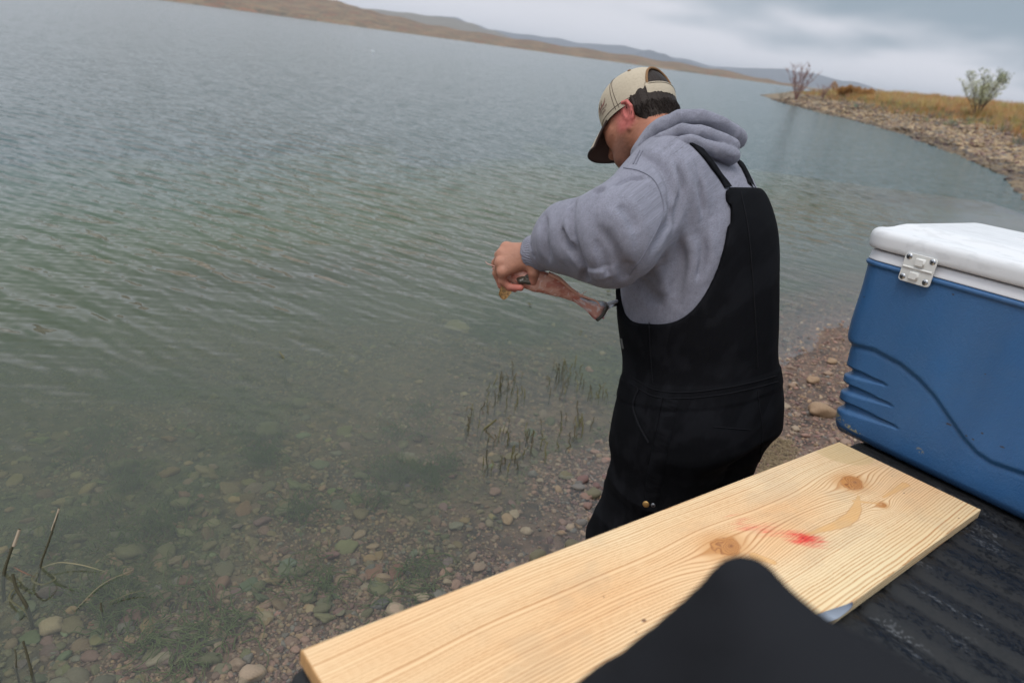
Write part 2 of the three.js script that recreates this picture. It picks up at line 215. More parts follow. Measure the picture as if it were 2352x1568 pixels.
{
  const R = rng(5), geos = [], small = []; for (let i = 0; i < 9; i++) geos.push(rock(i + 1, 2, 1, 0.36 + 0.2 * R(), 0.62 + 0.22 * R(), 0.38)); for (let i = 0; i < 4; i++) small.push(rock(i + 20, 1, 1, 0.55, 0.75, 0.3));
  const mats = STONE.map((c) => std({ map: speck, color: col(...c), roughness: 0.72 })), mossy = [[0.085, 0.080, 0.036], [0.115, 0.100, 0.052], [0.14, 0.118, 0.068]].map((c) => std({ map: speck, color: col(...c), roughness: 0.8 }));
  // single stones: the ones the photograph picks out, then a scatter of middling ones
  const put = (x, z, s, turn, tilt, mi, gi, sink = 0.35) => { const wet = -groundY(x, z), m = new THREE.Mesh(geos[gi % geos.length], mi < 0 ? mossy[-mi - 1] : mats[mi % mats.length]); m.name = numbered('stone'); m.castShadow = m.receiveShadow = true; m.position.set(x, -wet + s * (0.45 - sink), z); m.rotation.set(tilt, turn, tilt * 0.6); m.scale.setScalar(s); ground.add(m); };
  const named = [[1510, 1190, 0, 0.075, 4, 0.5], [1165, 1190, 0, 0.055, 4, 2], [1100, 1300, 0, 0.05, 7, 1], [1318, 1252, 0, 0.085, -3, 0.5], [1235, 1278, 0, 0.08, -3, 1], [905, 1400, 0, 0.075, 5, 3], [880, 1322, 0, 0.055, 0, 0.2], [740, 1395, 0, 0.06, -2, 0.6], [595, 1345, 0, 0.055, -2, 1.2], [690, 1308, 0, 0.06, -3, 0.4], [970, 1370, 0, 0.05, 5, 0], [1010, 1365, 0, 0.06, 3, 2], [575, 1545, 0, 0.08, 5, 0.7], [280, 1360, 0, 0.055, 5, 0.2], [120, 1435, 0, 0.075, 5, 0.5], [480, 1510, 0, 0.07, -1, 0.4], [350, 1500, 0, 0.06, -2, 0.9], [515, 1365, 0, 0.05, 7, 0.2], [300, 1260, 0, 0.10, -3, 0.1], [380, 1265, 0, 0.08, -2, 2], [1050, 740, 0, 0.17, 5, 0.3], [990, 1060, 0, 0.05, 8, 0.2], [690, 920, 0, 0.10, -3, 0.8], [620, 985, 0, 0.14, -2, 0.3], [275, 1060, 0, 0.13, -2, 0.8], [420, 1150, 0, 0.09, -3, 0.2],
    [1870, 872, 0, 0.085, 4, 0.1], [1905, 855, 0, 0.06, 0, 0.5], [1912, 830, 0, 0.075, 4, 1], [1800, 930, 0, 0.075, 5, 0.4], [1885, 940, 0, 0.16, 4, 0.15], [1820, 885, 0, 0.055, 0, 0.6], [1830, 985, 0, 0.05, 5, 0.1], [1850, 1000, 0, 0.05, 8, 0.3], [1800, 1010, 0, 0.04, 7, 0.3], [1340, 1100, 0, 0.06, 2, 0.6], [1365, 1130, 0, 0.07, -3, 0.8], [1330, 1118, 0, 0.055, 3, 0.1], [1300, 1090, 0, 0.065, -3, 0.3], [1350, 1160, 0, 0.05, 6, 1.3], [1335, 1200, 0, 0.05, 3, 0.6], [1360, 1190, 0, 0.045, 7, 2], [1345, 1140, 0, 0.05, 1, 2.6]];
  named.forEach(([px, py, , s, mi, turn], i) => { const q = onY(px, py, 0.0); const y = groundY(q.x, q.z), w = onY(px, py, y + s * 0.2); put(w.x, w.z, s * 0.5, turn, 0.12 * (R() - 0.5), mi, i, 0.15); });
  for (let n = 0; n < 235;) { const r = 1.5 * Math.pow(3.6, R()), a = (-48 + 88 * R()) * Math.PI / 180, x = Math.sin(a) * r, z = -Math.cos(a) * r, y = groundY(x, z); if (y < -0.2 || y > 0.3) continue; const deep = y < -0.03; put(x, z, 0.015 * Math.pow(2.0, R()), R() * 6.28, (R() - 0.5) * 0.5, deep && R() < 0.45 ? -1 - Math.floor(R() * 3) : Math.floor(R() * 9), Math.floor(R() * 9), 0.3); n++; }
  const scatter = (name, label, count, geo, size, f) => { const im = new THREE.InstancedMesh(geo, std({ map: speck, roughness: 0.72 }), count), M = new THREE.Matrix4(), q = new THREE.Quaternion(), e = new THREE.Euler(), c = new THREE.Color(); let n = 0, tries = 0; while (n < count && tries++ < count * 12) { const s = f(); if (!s) continue; const [x, z, k, tone] = s, y = groundY(x, z); e.set((R() - 0.5) * 0.8, R() * 6.28, (R() - 0.5) * 0.8); q.setFromEuler(e); M.compose(V(x, y + k * 0.12, z), q, V(k, k * (0.7 + 0.5 * R()), k)); im.setMatrixAt(n, M); im.setColorAt(n, c.setRGB(...tone)); n++; } im.count = n; im.name = name; im.userData.kind = 'stuff'; im.castShadow = im.receiveShadow = true; return im; };
  const tone = (y, x, z) => { const b = STONE[Math.floor(R() * 9)], k = (y > -0.01 ? 1.0 : 0.82) * (0.75 + 0.5 * R()); let c = b.map((v) => v * k); if (y < -0.03) c = mix3(c, [0.075, 0.08, 0.03], clamp(sstep(0.44, 0.62, fbm(x * 1.6, 2, z * 1.6, 4)) * 0.85 + (R() < 0.25 ? 0.35 : 0))); return c; };
  const near = (lo, hi, pow) => () => { const r = 1.25 * Math.pow(5.6, Math.pow(R(), 0.9)), a = (-50 + 92 * R()) * Math.PI / 180, x = Math.sin(a) * r, z = -Math.cos(a) * r, y = groundY(x, z); if (y < -0.36 || (y > 0.42)) return null; if (y < -0.05 && R() > 0.75) return null; const bare = fbm(x * 2.3, 6, z * 2.3, 3); if (bare > 0.56 && y < 0 && R() < 0.6) return null; return [x, z, lerp(lo, hi, Math.pow(R(), pow)) * (0.8 + 0.12 * r), tone(y, x, z)]; };
  const bedRock = () => { for (let k = 0; k < 6; k++) { const q = onY(20 + 1250 * R(), 900 + 660 * R(), 0), y = groundY(q.x, q.z); if (y > -0.03 || y < -0.26) continue; const b = mix3(STONE[Math.floor(R() * 9)], [0.095, 0.083, 0.044], 0.3 + 0.6 * R()), s = 0.010 + 0.034 * Math.pow(R(), 2.8); return [q.x, q.z, s, b.map((v) => v * (0.7 + 0.5 * R()))]; } return null; };
  ground.add(scatter('bed_cobble', '', 480, geos[2], 0, bedRock), scatter('bed_boulder', '', 150, geos[6], 0, bedRock), scatter('pebble', '', 60000, small[0], 0, near(0.0030, 0.0078, 2)), scatter('gravel', '', 14000, small[1], 0, near(0.006, 0.014, 2.6)), scatter('cobble', '', 1700, geos[3], 0, near(0.011, 0.026, 2.6)));
  // rubble of the far bank
  const bank = () => { const r = 17 * Math.pow(4.4, R()), a = (12 + 34 * R()) * Math.PI / 180, x = Math.sin(a) * r, z = -Math.cos(a) * r, d = shoreDist(x, z); if (d < -0.5 || d > 7) return null; if (R() < sstep(2.6, 5, d)) return null; const b = [[0.38, 0.265, 0.145], [0.31, 0.205, 0.115], [0.45, 0.335, 0.20], [0.22, 0.145, 0.10], [0.16, 0.085, 0.07], [0.20, 0.17, 0.14]][Math.floor(Math.pow(R(), 1.3) * 6)], k = (0.65 + 0.6 * R()) * (d < 0.35 ? 0.5 : 1); return [x, z, (0.03 + 0.11 * Math.pow(R(), 3.0)), b.map((v) => v * k)]; };
  ground.add(scatter('bank_rubble', '', 36000, geos[5], 0, bank), scatter('bank_stone', '', 14000, geos[1], 0, bank));
}

// ---------------------------------------------------------------- grass, shrubs, tree
{
  const R = rng(12);
  const tuft = (nb, h, w, lean) => { const p = [], ix = [], uv = []; for (let b = 0; b < nb; b++) { const a = R() * 6.28, r0 = R() * 0.12, bx = Math.cos(a) * r0, bz = Math.sin(a) * r0, l = lean * (0.3 + R()), hh = h * (0.6 + 0.6 * R()), da = a + (R() - 0.5), px = -Math.sin(da) * w, pz = Math.cos(da) * w, o = p.length / 3; for (let k = 0; k <= 3; k++) { const t = k / 3, s = (1 - t * 0.85); p.push(bx + Math.cos(da) * l * t * t - px * s, hh * t * (1 - 0.15 * t), bz + Math.sin(da) * l * t * t - pz * s, bx + Math.cos(da) * l * t * t + px * s, hh * t * (1 - 0.15 * t), bz + Math.sin(da) * l * t * t + pz * s); uv.push(0, t, 1, t); if (k < 3) ix.push(o + 2 * k, o + 2 * k + 1, o + 2 * k + 3, o + 2 * k, o + 2 * k + 3, o + 2 * k + 2); } } const g = new THREE.BufferGeometry(); g.setAttribute('position', new THREE.Float32BufferAttribute(p, 3)); g.setAttribute('uv', new THREE.Float32BufferAttribute(uv, 2)); g.setIndex(ix); g.computeVertexNormals(); return g; };
  const gm = new THREE.MeshPhysicalMaterial({ roughness: 1, transmission: 0.3, thickness: 0, side: THREE.DoubleSide });
  const field = (name, label, count, geo, f) => { const im = new THREE.InstancedMesh(geo, gm, count), M = new THREE.Matrix4(), q = new THREE.Quaternion(), e = new THREE.Euler(), c = new THREE.Color(); let n = 0, t = 0; while (n < count && t++ < count * 14) { const s = f(); if (!s) continue; const [x, z, k, tn] = s; e.set((R() - 0.5) * 0.3, R() * 6.28, (R() - 0.5) * 0.3); q.setFromEuler(e); M.compose(V(x, groundY(x, z) - 0.02, z), q, V(k, k * (0.7 + 0.6 * R()), k)); im.setMatrixAt(n, M); im.setColorAt(n, c.setRGB(...tn)); n++; } im.count = n; im.name = name; im.userData.kind = 'stuff'; tag(im, label, 'grass'); im.castShadow = im.receiveShadow = true; scene.add(im); };
  field('dry_grass', 'golden dry grass covering the bank behind the rubble', 40000, tuft(16, 0.62, 0.012, 0.3), () => { const r = 19 * Math.pow(4.6, R()), a = (13 + 34 * R() + (R() < 0.2 ? 34 : 0)) * Math.PI / 180, x = Math.sin(a) * r, z = -Math.cos(a) * r, d = shoreDist(x, z); if (d < 2.6 || d > 26) return null; const m = fbm(x * 0.35, 1, z * 0.35, 3); if (R() > sstep(2.6, 4.6, d + (m - 0.5) * 3)) return null; let c = mix3([0.48, 0.295, 0.095], [0.56, 0.40, 0.19], R()); c = mix3(c, [0.42, 0.20, 0.045], sstep(0.5, 0.65, m) * 0.7); if (d < 5.5 && R() < 0.3) c = mix3(c, [0.13, 0.145, 0.06], 0.7); return [x, z, (0.6 + 0.5 * R()) * (d < 5 ? 0.55 : 1), c.map((v) => v * (0.7 + 0.5 * R()))]; });
  field('low_scrub', 'grey green low scrub where the rubble meets the golden grass', 900, tuft(18, 0.30, 0.012, 0.22), () => { const r = 19 * Math.pow(3.6, R()), a = (13 + 34 * R()) * Math.PI / 180, x = Math.sin(a) * r, z = -Math.cos(a) * r, d = shoreDist(x, z); if (d < 2.2 || d > 6.5 || fbm(x * 0.7, 4, z * 0.7, 3) < 0.52) return null; return [x, z, 0.6 + 0.9 * R(), mix3([0.20, 0.215, 0.15], [0.30, 0.27, 0.17], R()).map((v) => v * (0.6 + 0.5 * R()))]; });
  { const list = []; for (let i = 0; i < 420; i++) { const q = onGround(1748 + 75 * R(), 1010 + 110 * R()), a = R() * 6.28, L = 0.03 + 0.07 * R(), p = []; for (let k = 0; k <= 3; k++) { const u = k / 3 - 0.5, x = q.x + Math.cos(a) * L * u + 0.01 * u * u, z = q.z + Math.sin(a) * L * u - 0.012 * u * u; p.push(V(x, groundY(x, z) + 0.006 + 0.014 * R(), z)); } list.push(tube(p, 0.0011 + 0.0008 * R(), 6, 4, 0.6)); } const m = part('straw', merge(list), std({ color: col(0.25, 0.185, 0.105), roughness: 0.9 }), ground); m.userData.kind = 'stuff'; }
  function branchy(name, label, cat, group, px, py, ground0, hgt, spread, stems, twig, mBark, leaf) {
    const base = onGround(px, py); base.y = groundY(base.x, base.z) - 0.05;
    const t = thing(name, label, cat, base, group), wood = [], tw = [], tips = [], RR = rng(px * 7 + 3);
    for (let s = 0; s < stems; s++) { const a = (s + RR() * 0.6) / stems * 6.28, lean = spread * (0.25 + 0.75 * RR()), H = hgt * (0.72 + 0.28 * RR()), p = []; for (let k = 0; k <= 5; k++) { const u = k / 5; p.push(V(base.x + Math.cos(a) * lean * Math.pow(u, 1.2) + (RR() - 0.5) * 0.05 * hgt * u, base.y + H * u, base.z + Math.sin(a) * lean * Math.pow(u, 1.2) + (RR() - 0.5) * 0.05 * hgt * u)); }
      wood.push(tube(p, hgt * (stems < 10 ? 0.011 : 0.012), 10, 5, 0.25)); const c = new THREE.CatmullRomCurve3(p);
      for (let b = 0; b < twig; b++) { const u = 0.25 + 0.73 * RR(), o = c.getPointAt(u), a2 = RR() * 6.28, L = hgt * (0.14 + 0.22 * RR()) * (1.15 - 0.6 * u), e = o.clone().add(V(Math.cos(a2) * L * 0.65, L * (0.5 + 0.5 * RR()), Math.sin(a2) * L * 0.65)), m = o.clone().lerp(e, 0.5).add(V(0, -L * 0.06, 0)); tw.push(tube([o, m, e], hgt * (stems < 10 ? 0.004 : 0.007), 4, 4, 0.4)); for (let k = 0; k < 5; k++) tips.push(o.clone().lerp(e, 0.3 + 0.7 * RR())); tips.push(e); } }
    part(stems < 10 ? 'trunk' : 'stem', merge(wood), mBark, t); part('twig', merge(tw), mBark, t).userData.kind = 'stuff';
    if (leaf) { const p = [], ix = [], cl = [], uv = []; for (const tip of tips) for (let k = 0; k < leaf.n; k++) { const o = p.length / 3, c = tip.clone().add(V((RR() - 0.5), (RR() - 0.4), (RR() - 0.5)).multiplyScalar(leaf.r)), d = V(RR() - 0.5, RR() * 0.9, RR() - 0.5).normalize().multiplyScalar(leaf.s * (0.6 + RR())), w = V(RR() - 0.5, RR() - 0.5, RR() - 0.5).normalize().multiplyScalar(leaf.s * 0.28); p.push(...c.toArray(), ...c.clone().addScaledVector(d, 0.5).add(w).toArray(), ...c.clone().add(d).toArray(), ...c.clone().addScaledVector(d, 0.5).sub(w).toArray()); ix.push(o, o + 1, o + 2, o, o + 2, o + 3); uv.push(0, 0, 1, 0, 1, 1, 0, 1); const q = leaf.c(RR, (tip.y - base.y) / hgt); for (let v = 0; v < 4; v++) cl.push(...q); }
      const g = new THREE.BufferGeometry(); g.setAttribute('position', new THREE.Float32BufferAttribute(p, 3)); g.setAttribute('color', new THREE.Float32BufferAttribute(cl, 3)); g.setAttribute('uv', new THREE.Float32BufferAttribute(uv, 2)); g.setIndex(ix); g.computeVertexNormals(); part('crown', g, new THREE.MeshPhysicalMaterial({ vertexColors: true, roughness: 0.9, transmission: 0.35, thickness: 0, side: THREE.DoubleSide }), t); }
    return t;
  }
  const bark = std({ color: col(0.07, 0.05, 0.04) }), red = std({ color: col(0.29, 0.165, 0.145) });
  branchy('tree', 'small pale leafed tree with several trunks on the golden bank', 'tree', null, 2242, 272, 1.15, 2.6, 1.75, 9, 19, bark, { n: 3, r: 0.24, s: 0.10, c: (r, u) => mix3(mix3([0.64, 0.62, 0.40], [0.44, 0.46, 0.27], r()), [0.12, 0.16, 0.09], u > 0.8 && r() < 0.6 ? 0.8 : 0.05) });
  const G = 'bare shrubs on the tip of the gravel spit';
  branchy('bare_shrub', 'tallest bare reddish shrub, at the water on the tip of the spit', 'shrub', null, 1828, 229, 0.3, 3.2, 2.3, 13, 11, red);
  branchy('bare_shrub', 'low bare reddish shrub between the tallest one and the orange bushes', 'shrub', null, 1890, 226, 0.5, 1.5, 1.0, 13, 8, red);
  branchy('bare_shrub', 'small grey twiggy shrub standing in the water off the spit', 'shrub', null, 1795, 226, 0.1, 1.0, 1.3, 12, 6, std({ color: col(0.20, 0.17, 0.13) }));
  const orange = { n: 5, r: 0.3, s: 0.13, c: (r) => mix3([0.52, 0.27, 0.06], [0.36, 0.19, 0.06], r()) };
  branchy('orange_bush', 'rounded orange autumn bush behind the low bare shrub', 'bush', null, 1938, 224, 1.2, 1.0, 1.4, 10, 11, bark, orange);
  branchy('orange_bush', 'smaller orange autumn bush where the golden grass begins', 'bush', null, 1980, 227, 1.3, 0.8, 1.4, 10, 11, bark, orange);

  // stalks and weeds standing in the shallows
  const mStem = [std({ color: col(0.075, 0.055, 0.02), roughness: 0.6 }), std({ color: col(0.10, 0.085, 0.025), roughness: 0.6 }), std({ color: col(0.05, 0.042, 0.018), roughness: 0.6 })], pale = std({ color: col(0.36, 0.28, 0.20), roughness: 0.8 });
  const stalk = (label, foot, tip, r, mi, bent, group, pal) => { const b = onY(...foot, 0), d = Math.max(0.01, -groundY(b.x, b.z)), k = Math.hypot(b.x, b.y - EYE.y, b.z), depth = b.clone().sub(EYE).dot(CZ.clone().negate()), e = at(tip[0], tip[1], depth * (1 + (R() - 0.5) * 0.01)); const t = thing('reed_stalk', label, 'reed', V(b.x, -d, b.z), group); const low = V(b.x - (e.x - b.x) * 0.25, -d, b.z - (e.z - b.z) * 0.25), mid = b.clone().lerp(e, 0.5).add(V((R() - 0.5) * bent, (R() - 0.5) * bent, 0)); part('stem', tube([low, b, mid, e], r, 14, 6, 0.7), mStem[mi], t); if (pal) part('dry_tip', tube([b.clone().lerp(e, 0.62), b.clone().lerp(e, 0.82), e.clone()], r * 0.93, 6, 6, 0.85), pale, t); return t; };
  const tall = stalk('tallest brown reed stalk leaning over the water, pale at its tip', [92, 1300], [135, 1167], 0.0042, 2, 0.006, null, true);
  stalk('thick brown reed stalk with a broken pale tip beside the tallest one', [8, 1318], [44, 1215], 0.006, 2, 0.006, null, true);
  stalk('short thick dark stalk bent towards the water between the two tallest reeds', [60, 1392], [28, 1318], 0.006, 2, 0.02, null);
  stalk('dark stalk poking up alone at the frame corner below the tall reeds', [72, 1545], [52, 1472], 0.004, 2, 0.01, null);
  stalk('thin dark stalk next to the lone corner stalk', [36, 1530], [33, 1490], 0.003, 2, 0.008, null);
  stalk('short upright stump of reed in the green shallows, off the tall reeds', [232, 1400], [231, 1384], 0.004, 2, 0.002, null);
  stalk('floating bent reed piece alone on the open rippled water', [652, 822], [641, 808], 0.005, 1, 0.0, null);
  stalk('thick bent green reed in the middle of the weed stalks', [1112, 985], [1140, 963], 0.006, 1, 0.002, null);
  { const blade = (t, pts, w, m, h) => { const q = pts.map(([x, y, up]) => { const v = onY(x, y, up || 0.006); return v; }), c = new THREE.CatmullRomCurve3(q), N = 24; part('leaf', grid(N, 2, (u, v) => { const o = c.getPointAt(u), d = c.getTangentAt(u), s = V(-d.z, 0.15, d.x).normalize(), k = w * Math.sin(Math.PI * (0.10 + 0.88 * u)) * (v - 0.5); return [o.x + s.x * k, o.y + s.y * k + 0.0012 * (1 - Math.abs(v - 0.5) * 2), o.z + s.z * k]; }), m, t); };
    const ml = std({ color: col(0.07, 0.062, 0.022), side: THREE.DoubleSide, roughness: 0.6 }), mp = std({ color: col(0.20, 0.165, 0.085), side: THREE.DoubleSide, roughness: 0.7 });
    blade(tall, [[88, 1312, 0.004], [72, 1330, 0.02], [96, 1342, 0.03], [126, 1330, 0.02], [116, 1316, 0.006]], 0.006, ml); blade(tall, [[94, 1304, 0.012], [130, 1292, 0.022], [180, 1296, 0.014], [240, 1312, 0.004]], 0.005, mp); blade(tall, [[30, 1302, 0.02], [62, 1318, 0.03], [84, 1326, 0.01]], 0.006, std({ color: col(0.12, 0.06, 0.035), side: THREE.DoubleSide }));
    blade(tall, [[40, 1340, 0.006], [20, 1372, 0.01], [52, 1400, 0.012], [66, 1418, 0.004]], 0.006, ml); blade(tall, [[250, 1384, 0.004], [300, 1362, 0.01], [332, 1358, 0.012], [340, 1368, 0.005]], 0.005, ml); blade(tall, [[170, 1402, 0.003], [236, 1340, 0.004], [300, 1310, 0.003]], 0.003, mp); }
  // the many thin stalks: pixel clusters (centre, spread, count)
  const GL = ['in the upper weed patch straight below the fish', 'in the dense upright patch nearest the back of the overalls bib', 'in the sparse middle band of stalks beside the trouser leg', 'in the loose patch farthest out from the overalls', 'close beside the black trouser leg', 'in the lowest patch, over the bare pebbles', 'at the hip of the overalls, against the waist seam'];
  const cl = [[1160, 890, 60, 60, 26], [1300, 865, 55, 45, 24], [1215, 1000, 130, 55, 26], [1110, 970, 60, 60, 10], [1330, 985, 55, 45, 12], [1170, 1060, 70, 45, 14], [1375, 905, 30, 12, 7]];
  cl.forEach(([cx, cy, sx, sy, n], ci) => { for (let i = 0; i < n; i++) { const px = cx + (R() + R() - 1) * sx, py = cy + (R() + R() - 1) * sy; if (px > 1425) continue; const h = 10 + 34 * R() * R(); stalk('thin brown weed stalk ' + GL[ci], [px, py], [px + (R() - 0.35) * 12, py - h], 0.0024 + 0.0014 * R(), Math.floor(R() * 2.4), 0.02, 'weed stalks ' + GL[ci]); } });
  // submerged weed: limp green strands
  const weed = (name, n, f) => { const list = []; for (let i = 0; i < n; i++) { const [x, z, L, w] = f(), y = groundY(x, z), a = R() * 6.28, p = []; for (let k = 0; k <= 4; k++) { const u = k / 4; p.push(V(x + Math.cos(a + u) * L * u + (R() - 0.5) * L * 0.2, Math.min(-0.012, y + 0.006 + 0.05 * Math.sin(u * 2.6) * (0.3 + R())), z + Math.sin(a + u) * L * u + (R() - 0.5) * L * 0.2)); } list.push(tube(p, w, 8, 4, 0.4)); } const m = part(name, merge(list), std({ color: col(0.062, 0.082, 0.020), roughness: 0.8 }), ground); m.userData.kind = 'stuff'; };
  const patches = []; for (let i = 0; i < 34; i++) { const px = 60 + 1000 * R(), py = 920 + 640 * R(), q = onY(px, py, -0.06); if (groundY(q.x, q.z) > -0.03 || groundY(q.x, q.z) < -0.26) { i--; continue; } patches.push([q.x, q.z, 0.04 + 0.12 * R()]); }
  weed('water_weed', 1500, () => { const [x, z, s] = patches[Math.floor(R() * patches.length)]; return [x + (R() + R() - 1) * s, z + (R() + R() - 1) * s, 0.03 + 0.10 * R(), 0.0012 + 0.0016 * R()]; });
}
{ // a white water bird far out, and three crumbs of floating leaf near the fish
  const p = onY(857, 120, 0), b = thing('bird', 'tiny white water bird floating alone far out on the lake', 'bird', p), w = std({ color: col(0.85, 0.85, 0.88) });
  const body = new THREE.SphereGeometry(0.055, 16, 10); body.scale(1.5, 0.7, 0.8); body.translate(p.x, 0.04, p.z); const head = new THREE.SphereGeometry(0.032, 12, 8); head.translate(p.x - 0.11, 0.09, p.z); const neck = tube([V(p.x - 0.07, 0.05, p.z), V(p.x - 0.09, 0.07, p.z), V(p.x - 0.11, 0.09, p.z)], 0.022, 6, 8); part('body', merge([body, neck, head]), w, b);
  const bill = new THREE.ConeGeometry(0.010, 0.05, 8); bill.rotateZ(Math.PI / 2); bill.translate(p.x - 0.165, 0.088, p.z); part('bill', bill, std({ color: col(0.5, 0.3, 0.05) }), b);
  [[1217, 700, 0.02, 0.4], [1398, 672, 0.022, 1.3], [1334, 763, 0.012, 2.2]].forEach(([x, y, s, a], i) => { const q = onY(x, y, 0.004); const g = grid(4, 4, (u, v) => { const U = u - 0.5, W = (v - 0.5) * Math.sin(Math.PI * (0.12 + 0.76 * u)); return [q.x + s * (U * Math.cos(a) - W * Math.sin(a)) * 1.6, q.y + 0.012 * Math.abs(U) * (s / 0.02) + 0.004, q.z + s * (U * Math.sin(a) + W * Math.cos(a)) * 1.6]; }); const o = whole('floating_leaf', g, std({ color: col(0.06, 0.055, 0.015), side: THREE.DoubleSide }), null, ['olive leaf scrap floating below the middle of the fish', 'olive leaf scrap floating just above the torn fish end', 'smallest leaf scrap, floating beyond the bib front'][i], 'leaf'); });
}
// ---------------------------------------------------------------- the truck bed, the board, the cooler
const NB = V(0.03392205, 0.99672337, -0.07342905).normalize(), E1 = V(0.75104, -0.0738963, -0.656107), G1 = V(0.659384, 0.0328917, 0.751086);   // tilted plane of the tailgate: up, along its edge, back towards the cab
const A0 = V(-0.179389, 1.65 - 0.615917, -0.52955), LB = 1.234, WB = 0.2856, TB = 0.019;   // board corner on its upper face, length, width, thickness
const bed = (e, g, h) => A0.clone().addScaledVector(E1, e).addScaledVector(G1, g).addScaledVector(NB, h);   // h above the board's upper face
const onBoard = (px, py, h = 0) => { const r = ray(px, py), p = A0.clone().addScaledVector(NB, h), t = NB.dot(p.clone().sub(EYE)) / NB.dot(r), q = r.multiplyScalar(t).add(EYE).sub(A0); return [q.dot(E1), q.dot(G1)]; };
{
  const wet = (x, y) => { const a = noise3(x * 170, 2, y * 120) * 0.62 + noise3(x * 330, 6, y * 260) * 0.38, b = fbm(x * 7, 5, y * 5, 4), c = noise3(x * 60, 9, y * 34); return sstep(0.53, 0.63, a + (b - 0.5) * 0.28 + (c - 0.5) * 0.26); };
  const wetR = dataTex(1024, 1024, (i, j) => [0, lerp(0.55, 0.30, wet(i / 1024, j / 1024)), 0]);
  const wetC = dataTex(1024, 1024, (i, j) => { const x = i / 1024, y = j / 1024, d = fbm(x * 40, 15, y * 6, 3), b = fbm(x * 9, 5, y * 7, 3), dust = sstep(0.58, 0.72, d) * sstep(0.5, 0.62, b) * sstep(0.5, 0.8, noise3(x * 240, 3, y * 200)); const k = lerp(lerp(0.0145, 0.0075, wet(x, y)), 0.10, dust * 0.6); return sc([k, k * 1.03, k * 1.10]); }, true);
  const mBed = std({ map: wetC, roughnessMap: wetR, roughness: 1, specularIntensity: 0.55 });
  const mSide = std({ color: col(0.012, 0.012, 0.014), roughness: 0.55 });
  const t = thing('pickup_truck', 'open pickup tailgate with a wet black ribbed bed liner under the board', 'pickup truck', bed(0.6, 0.3, -0.1));
  // liner: a ribbed sheet, ribs running away from the water
  const e0 = -0.022, e1 = 1.52, g0 = -0.004, g1 = 1.7, prof = []; let e = e0;
  prof.push([e0 + 0.012, -0.06], [e0, -0.045], [e0, -0.018], [e0 + 0.006, -0.006], [e0 + 0.018, -0.0005]); e = 0.06;
  while (e < e1 - 0.12) { prof.push([e, 0], [e + 0.008, -0.0065], [e + 0.030, -0.0065], [e + 0.038, 0]); e += 0.092; }
  prof.push([e1 - 0.02, 0], [e1, -0.012], [e1, -0.06]);
  const fine = []; for (let i = 0; i < prof.length - 1; i++) { const n = Math.max(1, Math.ceil((prof[i + 1][0] - prof[i][0]) / 0.02)); for (let k = 0; k < n; k++) fine.push([lerp(prof[i][0], prof[i + 1][0], k / n), lerp(prof[i][1], prof[i + 1][1], k / n)]); } fine.push(prof[prof.length - 1]);
  const rows = [[g0 + 0.012, -0.062], [g0, -0.05], [g0, -0.016], [g0 + 0.005, -0.005], [g0 + 0.016, 0]]; for (let g = g0 + 0.05; g < g1; g += 0.06) rows.push([g, 0]);
  const cr = 0.03, liner = (nm, r0, r1) => grid(fine.length - 1, r1 - r0 - 1, (u, v) => { const p = fine[Math.round(u * (fine.length - 1))], r = rows[r0 + Math.round(v * (r1 - r0 - 1))]; let gg = r[0], ee = p[0]; const k = clamp(1 - (gg - g0) / cr); ee = e0 + (ee - e0) + (ee < 0.1 ? k * k * cr * 0.55 * (1 - clamp((ee - e0) / 0.1)) : 0); const h = Math.min(p[1], 0) + r[1]; return bed(ee, gg, -TB - 0.0015 + Math.max(h, -0.062)).toArray(); }, (u, v, q) => { const d = V(...q).sub(A0); return [d.dot(E1) / 0.62, d.dot(G1) / 0.62]; });
  const split = rows.findIndex((r) => r[0] > 0.66);
  const fix = (g) => { g.index.array.reverse(); g.computeVertexNormals(); return g; };
  part('tailgate_liner', fix(liner('a', 0, split)), mBed, t);
  rows[split] = [rows[split - 1][0] + 0.006, 0]; part('bed_liner', fix(liner('b', split, rows.length)), mBed, t);
  const slab = new RoundedBoxGeometry(e1 - e0 - 0.02, 0.05, 0.62, 3, 0.012); slab.applyMatrix4(new THREE.Matrix4().makeBasis(E1, NB, E1.clone().cross(NB)).setPosition(bed((e0 + e1) / 2, g0 + 0.325, -TB - 0.09))); part('tailgate', slab, mSide, t);
  const floor = new RoundedBoxGeometry(e1 - e0 - 0.02, 0.07, 1.0, 3, 0.012); floor.applyMatrix4(new THREE.Matrix4().makeBasis(E1, NB, E1.clone().cross(NB)).setPosition(bed((e0 + e1) / 2, 1.19, -TB - 0.1))); part('bed_floor', floor, mSide, t);
  const bump = new RoundedBoxGeometry(e1 - e0 + 0.2, 0.16, 0.14, 4, 0.03); bump.applyMatrix4(new THREE.Matrix4().makeBasis(E1, NB, E1.clone().cross(NB)).setPosition(bed((e0 + e1) / 2, 0.6, -0.38))); part('bumper', bump, mSide, t);
}
